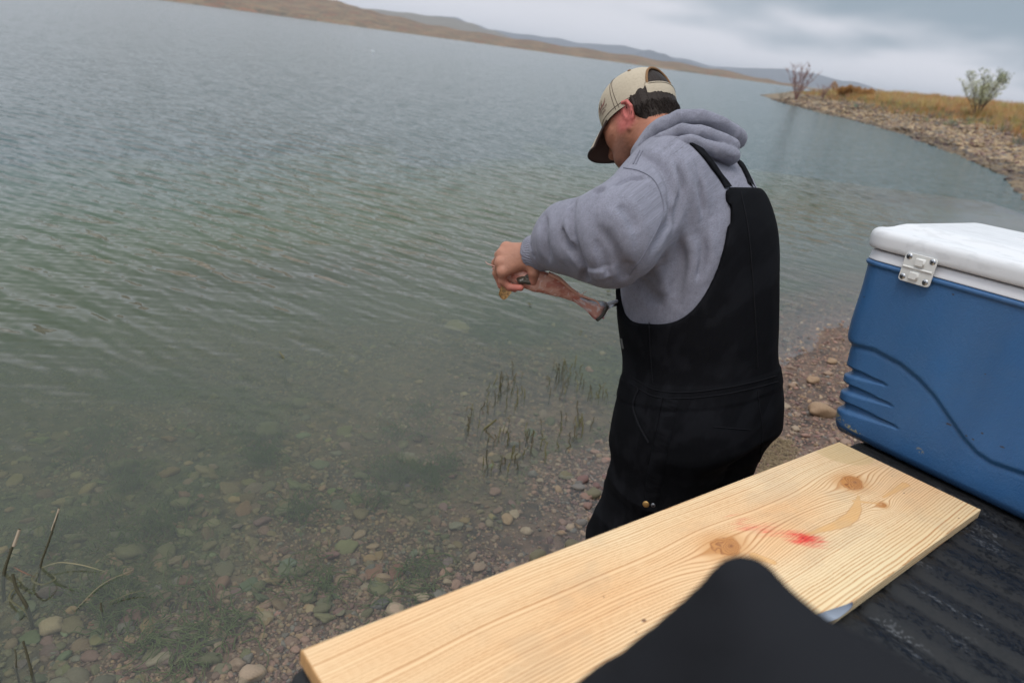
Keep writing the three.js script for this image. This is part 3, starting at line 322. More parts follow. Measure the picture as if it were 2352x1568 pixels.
{ // the pine board
  const W = 2048, H = 480, knots = [[0.862 * LB, 0.375 * WB, 0.036, 0.023, 1.1], [0.508 * LB, 0.396 * WB, 0.038, 0.023, 1.1], [0.843 * LB, 0.628 * WB, 0.013, 0.0085, 1.5]];
  const stroke = []; { const R = rng(31); const pth = [[1690, 1192], [1725, 1210], [1770, 1216], [1800, 1222], [1830, 1232], [1855, 1243], [1880, 1248]]; for (let i = 0; i < 90; i++) { const k = Math.floor(R() * 6), t = R(), px = lerp(pth[k][0], pth[k + 1][0], t) + (R() - 0.5) * 50, py = lerp(pth[k][1], pth[k + 1][1], t) + (R() - 0.5) * 26 + (px - lerp(pth[k][0], pth[k + 1][0], t)) * 0.28, q = onBoard(px, py), near = Math.exp(-(((px - 1842) / 28) ** 2 + ((py - 1238) / 9) ** 2)); stroke.push([q[0], q[1], 0.006 + 0.016 * R(), 0.0009 + 0.0022 * R() + 0.002 * near, -0.55 + 0.4 * R(), 0.15 + 0.20 * R() + 0.32 * near]); } }
  const bloodMap = new Float32Array(W * H);
  for (const [x, y, L, w, a, s] of stroke) { const i0 = Math.floor((x - L * 2) / LB * W), i1 = Math.ceil((x + L * 2) / LB * W), j0 = Math.floor((y - L * 2) / WB * H), j1 = Math.ceil((y + L * 2) / WB * H); for (let j = Math.max(0, j0); j < Math.min(H, j1); j++) for (let i = Math.max(0, i0); i < Math.min(W, i1); i++) { const dx = i / W * LB - x, dy = j / H * WB - y, u = (dx * Math.cos(a) - dy * Math.sin(a)) / L, v = (dx * Math.sin(a) + dy * Math.cos(a)) / w; const k = Math.exp(-u * u - v * v) * s * (0.5 + noise3(i * 0.11, j * 0.5, 3)); bloodMap[j * W + i] = 1 - (1 - bloodMap[j * W + i]) * (1 - k); } }
  const patch = [[1973, 1138, 1969, 1165, 0.002, 0.008], [1969, 1165, 1958, 1186, 0.008, 0.0115], [1958, 1186, 1940, 1199, 0.0115, 0.0115], [1940, 1199, 1915, 1208, 0.0115, 0.009], [1915, 1208, 1885, 1217, 0.009, 0.0055], [1885, 1217, 1845, 1231, 0.0055, 0.001], [2030, 1142, 2082, 1112, 0.002, 0.0085], [1735, 1277, 1774, 1290, 0.009, 0.007], [1962, 1150, 2020, 1156, 0.004, 0.002]].map(([a, b, c, d, w0, w1]) => [...onBoard(a, b), ...onBoard(c, d), w0, w1]);
  const spots = [[2078, 1132, 0.0018], [2050, 1093, 0.0012], [1478, 1425, 0.0028], [1460, 1452, 0.001], [1845, 1235, 0.0014], [1385, 1370, 0.001], [1970, 1095, 0.0012], [2205, 1190, 0.0016], [1960, 1040, 0.001]].map(([a, b, r]) => [...onBoard(a, b), r]);
  const wood = (x, y, z) => {   // growth rings seen on the face at x along, y across, z deep
    let v = y, kk = 0, ring = -1;
    for (const [kx, ky, ka, kb, f] of knots) { const dx = (x - kx) / (ka * 1.55), dy = (y - ky) / (kb * 1.6), r2 = dx * dx + dy * dy; v -= Math.tanh((y - ky) / (kb * 0.9)) * kb * 0.86 * f * Math.exp(-r2 * 0.30); const tail = Math.exp(-(((x - kx + ka * 0.4) / (ka * 3.2)) ** 2) - ((y - ky) / (kb * 2.2)) ** 2); v -= 0.006 * tail * f; const ox = x - kx - 0.012 * f * (ka / 0.036), oy = y - ky - 0.004, edge = Math.hypot((x - kx + (y - ky) * 0.35) / ka, (y - ky - (x - kx) * 0.06) / kb), inner = Math.hypot((ox + oy * 0.35) / ka, (oy - ox * 0.06) / kb), rr = lerp(inner, edge, sstep(0.2, 0.9, edge)) * (1 + 0.5 * (fbm(x * 45, y * 60, 5, 3) - 0.5)); if (rr < 1.0) { ring = rr; kk = 1; } }
    const wob = (fbm(x * 2.6, y * 3, 2, 3) - 0.5) * 0.022 + 0.004 * Math.sin(x * 5.1 + 0.6) + (fbm(x * 14, y * 30, 6, 2) - 0.5) * 0.0030;
    v += wob;
    const d0 = 0.20 * WB + 0.006 * Math.sin(x * 2.3 + 1), cy = 1.16 * WB, r = Math.sqrt((v - cy) ** 2 + (d0 + z) ** 2) * 1;
    return [r + v * -0.05, ring, v];
  };
  const spacing = (r) => r / 0.0047 + 1.3 * fbm(r * 90, 3, 1, 2);
  const shade = (x, y, z, i, j) => {
    const [r, ring, v] = wood(x, y, z); let n = spacing(r), f = n - Math.floor(n); const id = Math.floor(n);
    let late = sstep(0.50, 0.93, f) * (1 - sstep(0.95, 1.0, f)); late *= 0.55 + 0.55 * noise3(id * 3.7, x * 4, 2);
    const fibre = noise3(x * 60, y * 900, 2) - 0.5, cloud = fbm(x * 4, y * 9, 8, 3) - 0.5;
    let c = mix3([0.790, 0.605, 0.370], [0.765, 0.480, 0.250], clamp(0.38 + cloud * 2.0 + 0.30 * sstep(0.45, 1.0, x))); c = mix3(c, [0.74, 0.60, 0.345], sstep(0.6, 1, y / WB) * 0.5);
    c = mix3(c, [0.42, 0.170, 0.048], late * 0.98);
    c = c.map((q) => q * (1 + fibre * 0.07));
    for (const [kx, ky, ka, kb] of knots) { const dk = Math.hypot((x - kx) / ka, (y - ky) / kb); c = mix3(c, [0.55, 0.265, 0.09], 0.55 * Math.exp(-((dk - 0.9) ** 2) / 0.3)); }
    if (ring >= 0) { const q = Math.pow(ring, 0.8) * 8 + fbm(x * 120, y * 140, 2, 2) * 1.2, ff = q - Math.floor(q); let kc = mix3([0.52, 0.235, 0.075], [0.24, 0.08, 0.024], sstep(0.40, 0.92, ff) * 0.8); kc = mix3(kc, [0.20, 0.07, 0.028], sstep(0.30, 0.05, ring) * 0.75);  c = mix3(c, kc, sstep(1.0, 0.78, ring + 0.10 * sstep(0.0, 0.03, knots.reduce((m, k) => Math.abs(x - k[0]) < 0.05 ? k[0] - x : m, 0))) ); }
    if (z === 0) {
      { let pd = 9; for (const [ax, ay, bx, by, w0, w1] of patch) { const dx = bx - ax, dy = by - ay, t = clamp(((x - ax) * dx + (y - ay) * dy) / (dx * dx + dy * dy)); pd = Math.min(pd, Math.hypot(x - ax - dx * t, y - ay - dy * t) / lerp(w0, w1, t)); } pd *= 0.85 + 0.3 * fbm(x * 40, y * 70, 3, 2); c = mix3(c, [0.66, 0.36, 0.125], 0.72 * sstep(1.05, 0.80, pd) * (0.75 + 0.25 * noise3(x * 30, y * 300, 4))); c = mix3(c, [0.42, 0.18, 0.055], 0.55 * sstep(0.16, 0.0, Math.abs(pd - 0.97))); }
      for (const [sx, sy, sr] of spots) { const dd = Math.hypot((x - sx) * 0.7, y - sy) / sr; c = mix3(c, [0.09, 0.03, 0.015], 0.85 * sstep(1.2, 0.6, dd)); }
      const st = sstep(0.58, 0.75, fbm(x * 11, y * 16, 21, 4)) * 0.16; c = mix3(c, [0.36, 0.29, 0.20], st);
      const wetPatch = sstep(1, 0.85, Math.hypot((x - 1.20) / 0.085, (y - 0.02) / 0.07)); c = mix3(c, [0.50, 0.36, 0.165], wetPatch * 0.5);
      const b = bloodMap[j * W + i] || 0; c = [c[0] * lerp(1, 0.97, b), c[1] * lerp(1, 0.12, b), c[2] * lerp(1, 0.16, b)];
    }
    return c;
  };
  const top = dataTex(W, H, (i, j) => sc(shade(i / W * LB, j / H * WB, 0, i, j)), true, false);
  const edge = dataTex(1024, 32, (i, j) => sc(shade(i / 1024 * LB, WB, j / 32 * TB, 0, 0).map((q) => q * 0.93)), true, false);
  const end = dataTex(256, 32, (i, j) => { const y = i / 256 * WB, z = j / 32 * TB, r = Math.hypot(y - 0.8 * WB, 0.06 + z), n = r / 0.0042, f = n - Math.floor(n); const s = noise3(y * 500, 2, z * 60); return sc(mix3([0.50, 0.285, 0.115], [0.30, 0.13, 0.042], sstep(0.4, 0.95, f) * 0.8).map((q) => q * (0.8 + 0.35 * s))); }, true, false);
  const b = thing('wooden_board', 'long knotty pine board with a red blood smear lying across the tailgate', 'wooden board', bed(LB / 2, WB / 2, -TB / 2));
  const fl = (p, q) => p.distanceTo(q), rgh = dataTex(512, 128, (i, j) => [0, 0.42 + 0.3 * fbm(i * 0.04, j * 0.3, 2, 3), 0]);
  const face = (f, nu, nv) => { const g = grid(nu, nv, (u, v) => f(u, v).toArray()); return g; };
  const flip = (g) => { g.index.array.reverse(); g.computeVertexNormals(); return g; };
  const R0 = 0.0016;   // eased edges
  part('face', flip(face((u, v) => bed(lerp(R0, LB - R0, u), lerp(R0, WB - R0, v), 0), 8, 4)), std({ map: top, roughness: 0.62, roughnessMap: rgh, specularIntensity: 0.5 }), b);
  const mE = std({ map: edge, roughness: 0.75 }), mEnd = std({ map: end, roughness: 0.85 });
  const sideStrip = (p0, p1, out, mat, name, u0) => { const rim = [[R0, 0], [R0 * 0.3, -R0 * 0.3], [0, -R0], [0, -TB + R0], [R0 * 0.3, -TB + R0 * 0.3], [R0, -TB]]; const g = grid(24, rim.length - 1, (u, v) => { const [o, h] = rim[Math.round(v * 5)]; const a = p0[0] + (p1[0] - p0[0]) * u, c = p0[1] + (p1[1] - p0[1]) * u; return bed(a - out[0] * o + (out[0] ? 0 : clamp(-(u - 0.5) * 1e4, -1, 1) * 0), c - out[1] * o, h).toArray(); }, (u, v) => [u, [0, 0.05, 0.12, 0.88, 0.95, 1][Math.round(v * 5)]]); return part(name, flip(g), mat, b); };
  sideStrip([0, WB], [LB, WB], [0, 1], mE, 'side_edge'); sideStrip([LB, 0], [0, 0], [0, -1], mE, 'side_edge'); sideStrip([0, 0], [0, WB], [-1, 0], mEnd, 'end_grain'); sideStrip([LB, WB], [LB, 0], [1, 0], mEnd, 'end_grain');
  part('underside', face((u, v) => bed(lerp(R0, LB - R0, u), lerp(R0, WB - R0, v), -TB), 4, 2), mE, b);
}
{ // knife: only the tip of its blade shows past the knee
  const tip = onBoard(1956, 1388), k = thing('knife', 'shiny knife blade tip at the near edge of the pine board', 'knife', bed(tip[0], tip[1], 0.004)), dir = [-0.93, -0.18], nn = [-dir[1], dir[0]];
  const pt = (l, w, h) => bed(tip[0] + dir[0] * l + nn[0] * w, tip[1] + dir[1] * l + nn[1] * w, h), prof = (l) => 0.017 * Math.pow(clamp(l / 0.055), 0.55);
  const blade = grid(40, 6, (u, v) => { const l = u * 0.15, s = [0, 0.15, 1, 1, 0.15, 0, 0][Math.round(v * 6)], hh = [0.0035, 0.0052, 0.0040, 0.0030, 0.0020, 0.0020, 0.0035][Math.round(v * 6)]; return pt(l, -prof(l) * s, hh).toArray(); });
  part('blade', blade, std({ color: col(0.55, 0.57, 0.62), metalness: 1, roughness: 0.3, side: THREE.DoubleSide }), k);
  const hg = new RoundedBoxGeometry(0.11, 0.02, 0.024, 4, 0.009); const hd = pt(0.205, -0.011, 0.0105); hg.applyMatrix4(new THREE.Matrix4().makeBasis(E1.clone().multiplyScalar(dir[0]).addScaledVector(G1, dir[1]).normalize(), NB, E1.clone().multiplyScalar(dir[0]).addScaledVector(G1, dir[1]).normalize().cross(NB)).setPosition(hd)); part('handle', hg, std({ color: col(0.02, 0.02, 0.022), roughness: 0.6 }), k);
}
{ // the cooler
  const BL = V(0.79571804, 1.65 - 0.73298333, -1.41073903), EX = V(0.62497757, 0.03617828, 0.77980393), ED = EX.clone().cross(NB).normalize(); if (ED.z > 0) ED.negate();
  const loc = (x, h, d) => BL.clone().addScaledVector(EX, x).addScaledVector(NB, h).addScaledVector(ED, d), LEN = 0.76, DEP = 0.40;
  const swoosh = (s) => { const T = [[-0.2, 0.214], [-0.067, 0.214], [0.0, 0.222], [0.062, 0.213], [0.105, 0.197], [0.143, 0.176], [0.180, 0.147], [0.219, 0.117], [0.250, 0.099], [0.281, 0.092], [0.334, 0.098], [0.5, 0.14], [0.65, 0.2], [1.2, 0.214]]; let i = 0; while (i < T.length - 2 && T[i + 1][0] < s) i++; const t = clamp((s - T[i][0]) / (T[i + 1][0] - T[i][0])); return lerp(T[i][1], T[i + 1][1], t); };
  const xL = (h) => -0.047 - 0.037 * Math.pow(clamp(h / 0.405, 0, 1.3), 0.6) - 0.006 * sstep(0.20, 0.235, h) * sstep(0.36, 0.25, h), zF = (h) => -0.024 * clamp(h / 0.405, 0, 1.3);
  const relief = (s, h) => { const hs = swoosh(s), below = sstep(0.004, -0.010, h - hs); let r = -0.0065 * below - 0.0035 * Math.exp(-(((h - hs + 0.004) / 0.006) ** 2)) ; for (const [s1, h0, h1, tall] of [[0.055, 0.146, 0.155, 0.026], [0.082, 0.106, 0.116, 0.028], [0.108, 0.062, 0.074, 0.030]]) { const t = clamp((s + 0.075) / (s1 + 0.075)), hc = lerp(h0, h1, t), w = tall * 0.5 * (1 - Math.pow(t, 2.2)); if (s < s1 && w > 0.0005) { const y = (h - hc) / w; if (Math.abs(y) < 1) r -= 0.015 * (1 - t * 0.75) * (y > 0 ? 1 - sstep(0.72, 1, y) : 1 - sstep(-0.2, 1, -y)) ; } } return r; };
  // a rounded-rectangle ring with a dense front and left side: returns [x, d, nx, nd, s]
  const ring = (h, out, cr = 0.042) => { const x0 = xL(h) - out, x1 = LEN + 0.084 * clamp(h / 0.405) + out, d0 = zF(h) - out, d1 = DEP + 0.02 * clamp(h / 0.405) + out, c = Math.max(0.004, cr + out), P = []; const arc = (cx, cd, a0, a1, n) => { for (let i = 0; i <= n; i++) { const a = lerp(a0, a1, i / n); P.push([cx + Math.cos(a) * c, cd + Math.sin(a) * c, Math.cos(a), Math.sin(a)]); } }, line = (xa, da, xb, db, nx, nd, n) => { for (let i = 1; i < n; i++) P.push([lerp(xa, xb, i / n), lerp(da, db, i / n), nx, nd]); };
    line(x0, d1 - c, x0, d0 + c, -1, 0, 24); arc(x0 + c, d0 + c, Math.PI, Math.PI * 1.5, 14); line(x0 + c, d0, x1 - c, d0, 0, -1, 230); arc(x1 - c, d0 + c, Math.PI * 1.5, Math.PI * 2, 8); line(x1, d0 + c, x1, d1 - c, 1, 0, 10); arc(x1 - c, d1 - c, 0, Math.PI / 2, 8); line(x1 - c, d1, x0 + c, d1, 0, 1, 14); arc(x0 + c, d1 - c, Math.PI / 2, Math.PI, 8); P.push(P[0].slice()); return P; };
  const shell = (levels, useRelief, uvk) => { const rings = levels.map(([h, o, cr]) => ring(h, o, cr)), n = rings[0].length - 1; return grid(n, levels.length - 1, (u, v) => { const j = Math.round(v * (levels.length - 1)), p = rings[j][Math.round(u * n)], h = levels[j][0], r = useRelief ? relief(p[0] + (p[2] < 0 ? -0.0 : 0), h) * (p[3] > 0.5 ? 0 : 1) : 0; return loc(p[0] + p[2] * r, h + (levels[j][3] || 0) * (p[1] / DEP), p[1] + p[3] * r).toArray(); }, (u, v, q) => { const d = V(...q).sub(BL); return uvk ? [(d.dot(EX) + 0.15) / 1.1 + (d.dot(ED) - 0.0) * 0.3, d.dot(NB) / 0.5] : [d.dot(EX) * 4, d.dot(NB) * 4 + d.dot(ED) * 4]; }); };
  const t = thing('cooler', 'scuffed blue cooler with a white lid on the truck bed', 'cooler', loc(LEN / 2, 0, DEP / 2));
  const R = rng(8), muds = [[-0.035, 0.036, 0.02, 0.008, 1], [0.012, 0.026, 0.022, 0.0055, 1.2], [0.155, 0.048, 0.008, 0.006, 0.6], [0.03, 0.008, 0.03, 0.003, 0.7], [-0.01, 0.012, 0.02, 0.004, 0.6]], dots = [[0.185, 0.128, 0.007, 0.003], [0.245, 0.140, 0.003, 0.0025], [0.222, 0.122, 0.003, 0.002], [0.235, 0.121, 0.003, 0.002], [0.285, 0.130, 0.006, 0.002], [0.21, 0.255, 0.002, 0.0015], [0.105, 0.385, 0.003, 0.002], [-0.062, 0.325, 0.002, 0.002]];
  const cMap = dataTex(1408, 640, (i, j) => { const s = i / 1408 * 1.1 - 0.15, h = j / 640 * 0.5; let c = [0.030, 0.106, 0.250]; const w = fbm(s * 14, h * 4, 3, 4), st = fbm(s * 60, h * 5, 9, 3); c = c.map((q, k) => q * (0.86 + 0.34 * w) * (0.95 + 0.1 * st)); c = mix3(c, [0.062, 0.125, 0.235], sstep(0.42, 0.66, fbm(s * 6, h * 7, 13, 4)) * 0.35); const low = sstep(0.05, 0.0, h); c = mix3(c, [0.025, 0.05, 0.10], low * 0.5); const scr = noise3(s * 420, h * 420, 2) * 0.6 + noise3(s * 150, h * 190, 5) * 0.6; for (const [ms, mh, a, b, k] of muds) { const d = Math.hypot((s - ms - (h - mh) * -0.4) / a, (h - mh + (s - ms) * 0.06) / b); if (d < 1.3) c = mix3(c, [0.29, 0.255, 0.16], sstep(0.56, 0.70, scr + 0.12) * sstep(1.25, 0.6, d) * Math.min(1, k)); } for (const [ms, mh, a, b] of dots) { const d = Math.hypot((s - ms) / a, (h - mh) / b) * (0.7 + 0.7 * noise3(s * 500, h * 500, 7)); c = mix3(c, [0.045, 0.033, 0.028], sstep(1, 0.6, d) * 0.85); } return sc(c); }, true, false);
  const pebble = dataTex(512, 512, (i, j) => { const x = i / 512, y = j / 512, f = (u, v) => noise3(u * 128, v * 72, 3) * 0.6 + noise3(u * 56, v * 30, 8) * 0.5, a = sstep(0.85, 1, x), b = sstep(0.85, 1, y); const k = lerp(lerp(f(x, y), f(x - 1, y), a), lerp(f(x, y - 1), f(x - 1, y - 1), a), b); return [k, k, k]; }); pebble.repeat.set(5, 3);
  const mBlue = std({ map: cMap, roughness: 0.40, bumpMap: pebble, bumpScale: 0.0005, specularIntensity: 0.75 }), mBand = std({ color: col(0.026, 0.11, 0.28), roughness: 0.3 });
  const lv = [[0.001, -0.05, 0.004], [0.0, -0.03, 0.01], [0.003, -0.014, 0.028], [0.010, -0.005, 0.038], [0.020, 0, 0.042]]; for (let h = 0.025; h < 0.396; h += 0.0028) lv.push([h, 0, 0.042]); lv.push([0.396, 0.0008, 0.042], [0.398, 0.004, 0.042], [0.402, 0.0055, 0.042], [0.406, 0.004, 0.042], [0.408, 0, 0.042], [0.4085, -0.02, 0.02]);
  part('body', shell(lv, true, true), mBlue, t);
  const dirt = dataTex(512, 512, (i, j) => { const a = fbm(i * 0.02, j * 0.05, 3, 4), b = noise3(i * 0.5, j * 0.5, 2); const k = 0.64 - 0.06 * sstep(0.5, 0.7, a) - 0.12 * sstep(0.95, 1, b); return sc([k, k, k * 1.01]); }, true);
  const mWhite = std({ map: dirt, roughness: 0.42, specularIntensity: 0.6 }), mRim = std({ color: col(0.66, 0.66, 0.68), roughness: 0.45 });
  part('rim', shell([[0.4075, -0.012, 0.03], [0.4088, 0.001, 0.042], [0.411, 0.002, 0.042], [0.414, 0.0005, 0.042], [0.428, -0.002, 0.042], [0.431, -0.006, 0.04], [0.4325, -0.02, 0.03]], false), mRim, t);
  const lid = part('lid', shell([[0.434, -0.02, 0.03], [0.4335, -0.003, 0.042], [0.4345, 0.004, 0.042], [0.437, 0.0075, 0.042], [0.445, 0.0085, 0.042], [0.458, 0.009, 0.042], [0.466, 0.0078, 0.042], [0.472, 0.004, 0.042], [0.476, -0.002, 0.04], [0.4785, -0.010, 0.036], [0.4805, -0.022, 0.03, 0.004], [0.484, -0.032, 0.028, 0.008], [0.489, -0.040, 0.026, 0.012], [0.4935, -0.049, 0.024, 0.014], [0.496, -0.060, 0.02, 0.016], [0.4965, -0.075, 0.014, 0.018], [0.4962, -0.10, 0.01, 0.020], [0.4962, -0.16, 0.006, 0.022], [0.4962, -0.205, 0.003, 0.022], [0.4962, -0.2268, 0.002, 0.022]], false), mWhite, t);
  const lt = (s, d) => loc(s, 0.4965 + 0.019 * d / DEP, d); part('emblem', merge([tube([lt(0.115, 0.16), lt(0.14, 0.185), lt(0.30, 0.20), lt(0.6, 0.205)], 0.0022, 40, 6), tube([lt(0.14, 0.15), lt(0.30, 0.155), lt(0.6, 0.155)], 0.0022, 40, 6), tube([lt(0.115, 0.16), lt(0.14, 0.15)], 0.0022, 8, 6), tube([lt(0.155, 0.168), lt(0.30, 0.176), lt(0.6, 0.178)], 0.0018, 30, 6)]), mWhite, lid);
  // hinges: a plate, two knobs, four cross-head screws
  const hinge = (s0, label) => { const FU = NB.clone().addScaledVector(ED, -0.024 / 0.405).normalize(), base = (s, h, o) => loc(s, h, zF(h)).addScaledVector(ED, -o); const g0 = new THREE.Shape(), w = 0.031, hh = 0.029, r = 0.007; g0.moveTo(-w + r, -hh); g0.lineTo(w - r, -hh); g0.quadraticCurveTo(w, -hh, w, -hh + r); g0.lineTo(w, hh - r); g0.quadraticCurveTo(w, hh, w - r, hh); g0.lineTo(-w + r, hh); g0.quadraticCurveTo(-w, hh, -w, hh - r); g0.lineTo(-w, -hh + r); g0.quadraticCurveTo(-w, -hh, -w + r, -hh);
    const M = new THREE.Matrix4().makeBasis(EX, FU, EX.clone().cross(FU)), outN = EX.clone().cross(FU); const so = outN.dot(ED) < 0 ? 1 : -1, put = (g, s, h, o) => { g.applyMatrix4(M.clone().setPosition(base(s, h, o))); return g; };
    const pl = new THREE.ExtrudeGeometry(g0, { depth: 0.0022, bevelEnabled: true, bevelThickness: 0.0008, bevelSize: 0.0008, bevelSegments: 2 }); const plate = part('hinge', put(pl, s0 + 0.002, 0.4155, 0.0098), std({ color: col(0.62, 0.61, 0.58), roughness: 0.4 }), t);
    const mk = std({ color: col(0.66, 0.645, 0.61), roughness: 0.45 }), knob = (s, h) => { const g = new THREE.CylinderGeometry(0.0105, 0.0140, 0.007, 4, 1); g.rotateX(Math.PI / 2); g.rotateZ(Math.PI / 4); g.scale(1, 0.85, 1); part('knob', put(g, s, h, 0.0155), mk, plate); }; knob(s0 + 0.003, 0.430); knob(s0 - 0.001, 0.401);
    for (const h of [0.416]) { const g = new THREE.CylinderGeometry(0.0022, 0.0022, 0.058, 10); g.rotateZ(Math.PI / 2); part('pin', put(g, s0 + 0.002, h, 0.0135), mk, plate); }
    const ms = std({ color: col(0.42, 0.43, 0.45), metalness: 1, roughness: 0.33 }), mx = std({ color: col(0.015, 0.015, 0.016), roughness: 0.6 });
    for (const [s, h] of [[-0.021, 0.4375], [0.025, 0.4375], [-0.022, 0.3945], [0.024, 0.3945]]) { const g = new THREE.SphereGeometry(0.0072, 20, 10, 0, 6.2832, 0, 1.1); g.rotateX(Math.PI / 2); g.scale(1, 1, 0.62); const sc_ = part('screw', put(g, s0 + s, h, 0.0105), ms, plate); const a = 0.4 + s * 20, x = merge([new THREE.BoxGeometry(0.0066, 0.0014, 0.0012), new THREE.BoxGeometry(0.0014, 0.0066, 0.0012)]); x.rotateZ(a); part('slot', put(x, s0 + s, h, 0.0150), mx, plate); } };
  hinge(0.036); hinge(0.62);
}
// ---------------------------------------------------------------- modelling by distance fields
const A3 = (v) => [v.x, v.y, v.z];
const smin = (a, b, k) => { const h = Math.max(k - Math.abs(a - b), 0) / k; return Math.min(a, b) - h * h * k * 0.25; };
const smax = (a, b, k) => -smin(-a, -b, k);
function cap(p, a, b, ra, rb) { const x = p[0] - a[0], y = p[1] - a[1], z = p[2] - a[2], bx = b[0] - a[0], by = b[1] - a[1], bz = b[2] - a[2], t = clamp((x * bx + y * by + z * bz) / Math.max(1e-12, bx * bx + by * by + bz * bz)); return Math.hypot(x - bx * t, y - by * t, z - bz * t) - lerp(ra, rb, t); }
function chain(p, pts, rs, k) { let d = 1e9; for (let i = 0; i + 1 < pts.length; i++) { const q = cap(p, pts[i], pts[i + 1], rs[i], rs[i + 1]); d = k ? smin(d, q, k) : Math.min(d, q); } return d; }
function surfaceNets(f, lo, hi, cell, uvf) {   // a mesh of f = 0 inside the box
  const nx = Math.ceil((hi[0] - lo[0]) / cell), ny = Math.ceil((hi[1] - lo[1]) / cell), nz = Math.ceil((hi[2] - lo[2]) / cell), sx = 1, sy = nx + 1, sz = (nx + 1) * (ny + 1), val = new Float32Array(sz * (nz + 1));
  const skip = cell * 6, p = [0, 0, 0];
  for (let k = 0; k <= nz; k++) for (let j = 0; j <= ny; j++) { for (let i = 0; i <= nx; i++) { p[0] = lo[0] + i * cell; p[1] = lo[1] + j * cell; p[2] = lo[2] + k * cell; const d = f(p); const o = k * sz + j * sy + i; val[o] = d; if (d > skip) { const n = Math.min(nx - i, Math.floor(d / cell * 0.6) - 1); for (let q = 1; q <= n; q++) val[o + q] = d - q * cell; if (n > 0) i += n; } } }
  const vid = new Int32Array(val.length).fill(-1), pos = [], idx = [], C = [0, sx, sy, sx + sy, sz, sx + sz, sy + sz, sx + sy + sz], E = [[0, 1], [2, 3], [4, 5], [6, 7], [0, 2], [1, 3], [4, 6], [5, 7], [0, 4], [1, 5], [2, 6], [3, 7]];
  for (let k = 0; k < nz; k++) for (let j = 0; j < ny; j++) for (let i = 0; i < nx; i++) { const o = k * sz + j * sy + i; let m = 0; for (let c = 0; c < 8; c++) if (val[o + C[c]] < 0) m |= 1 << c; if (m === 0 || m === 255) continue; let x = 0, y = 0, z = 0, n = 0; for (const [a, b] of E) { const da = val[o + C[a]], db = val[o + C[b]]; if ((da < 0) === (db < 0)) continue; const t = da / (da - db); x += lerp(a & 1, b & 1, t); y += lerp((a >> 1) & 1, (b >> 1) & 1, t); z += lerp(a >> 2, b >> 2, t); n++; } vid[o] = pos.length / 3; pos.push(lo[0] + (i + x / n) * cell, lo[1] + (j + y / n) * cell, lo[2] + (k + z / n) * cell); }
  const quad = (a, b, c, d, fl) => { if (a < 0 || b < 0 || c < 0 || d < 0) return; fl ? idx.push(a, b, c, a, c, d) : idx.push(a, c, b, a, d, c); };
  for (let k = 1; k < nz; k++) for (let j = 1; j < ny; j++) for (let i = 1; i < nx; i++) { const o = k * sz + j * sy + i, a = val[o] < 0; if (a !== val[o + sx] < 0) quad(vid[o - sy - sz], vid[o - sz], vid[o], vid[o - sy], a); if (a !== val[o + sy] < 0) quad(vid[o - sx - sz], vid[o - sx], vid[o], vid[o - sz], a); if (a !== val[o + sz] < 0) quad(vid[o - sx - sy], vid[o - sy], vid[o], vid[o - sx], a); }
  const nor = new Float32Array(pos.length), uv = new Float32Array(pos.length / 3 * 2), e = cell * 0.55, q = [0, 0, 0];
  for (let i = 0; i < pos.length; i += 3) { const g = [0, 0, 0]; for (let c = 0; c < 3; c++) { q[0] = pos[i]; q[1] = pos[i + 1]; q[2] = pos[i + 2]; q[c] += e; const a = f(q); q[c] -= 2 * e; g[c] = a - f(q); } const l = Math.hypot(...g) || 1; nor[i] = g[0] / l; nor[i + 1] = g[1] / l; nor[i + 2] = g[2] / l; const t = uvf ? uvf(pos[i], pos[i + 1], pos[i + 2]) : [pos[i] * 4 + pos[i + 2] * 2.4, pos[i + 1] * 4 + pos[i + 2] * 1.2]; uv[i / 3 * 2] = t[0]; uv[i / 3 * 2 + 1] = t[1]; }
  const g = new THREE.BufferGeometry(); g.setAttribute('position', new THREE.Float32BufferAttribute(pos, 3)); g.setAttribute('normal', new THREE.BufferAttribute(nor, 3)); g.setAttribute('uv', new THREE.BufferAttribute(uv, 2)); g.setIndex(idx); return g;
}
function hit(f, px, py, from = 0.9, to = 2.6) { const d = ray(px, py), l = d.length(); let t = from; for (let i = 0; i < 240 && t < to; i++) { const q = at(px, py, t), v = f(A3(q)); if (v < 0.0006) return q; t += Math.max(v * 0.6, 0.0006) / l; } return null; }
function gradient(f, q, e = 0.004) { return V(f([q.x + e, q.y, q.z]) - f([q.x - e, q.y, q.z]), f([q.x, q.y + e, q.z]) - f([q.x, q.y - e, q.z]), f([q.x, q.y, q.z + e]) - f([q.x, q.y, q.z - e])).normalize(); }
function onSurface(f, pts, lift, n = 0) { const out = []; const c = n ? new THREE.CatmullRomCurve3(pts.map(([x, y]) => V(x, y, 0)), false, 'centripetal').getPoints(n).map((v) => [v.x, v.y]) : pts; for (const [x, y] of c) { const q = hit(f, x, y); if (q) out.push(q.addScaledVector(gradient(f, q), lift)); } return out; }
const seam = (f, pts, r, lift, n = 24) => tube(onSurface(f, pts, lift, n), r, n * 2, 5);
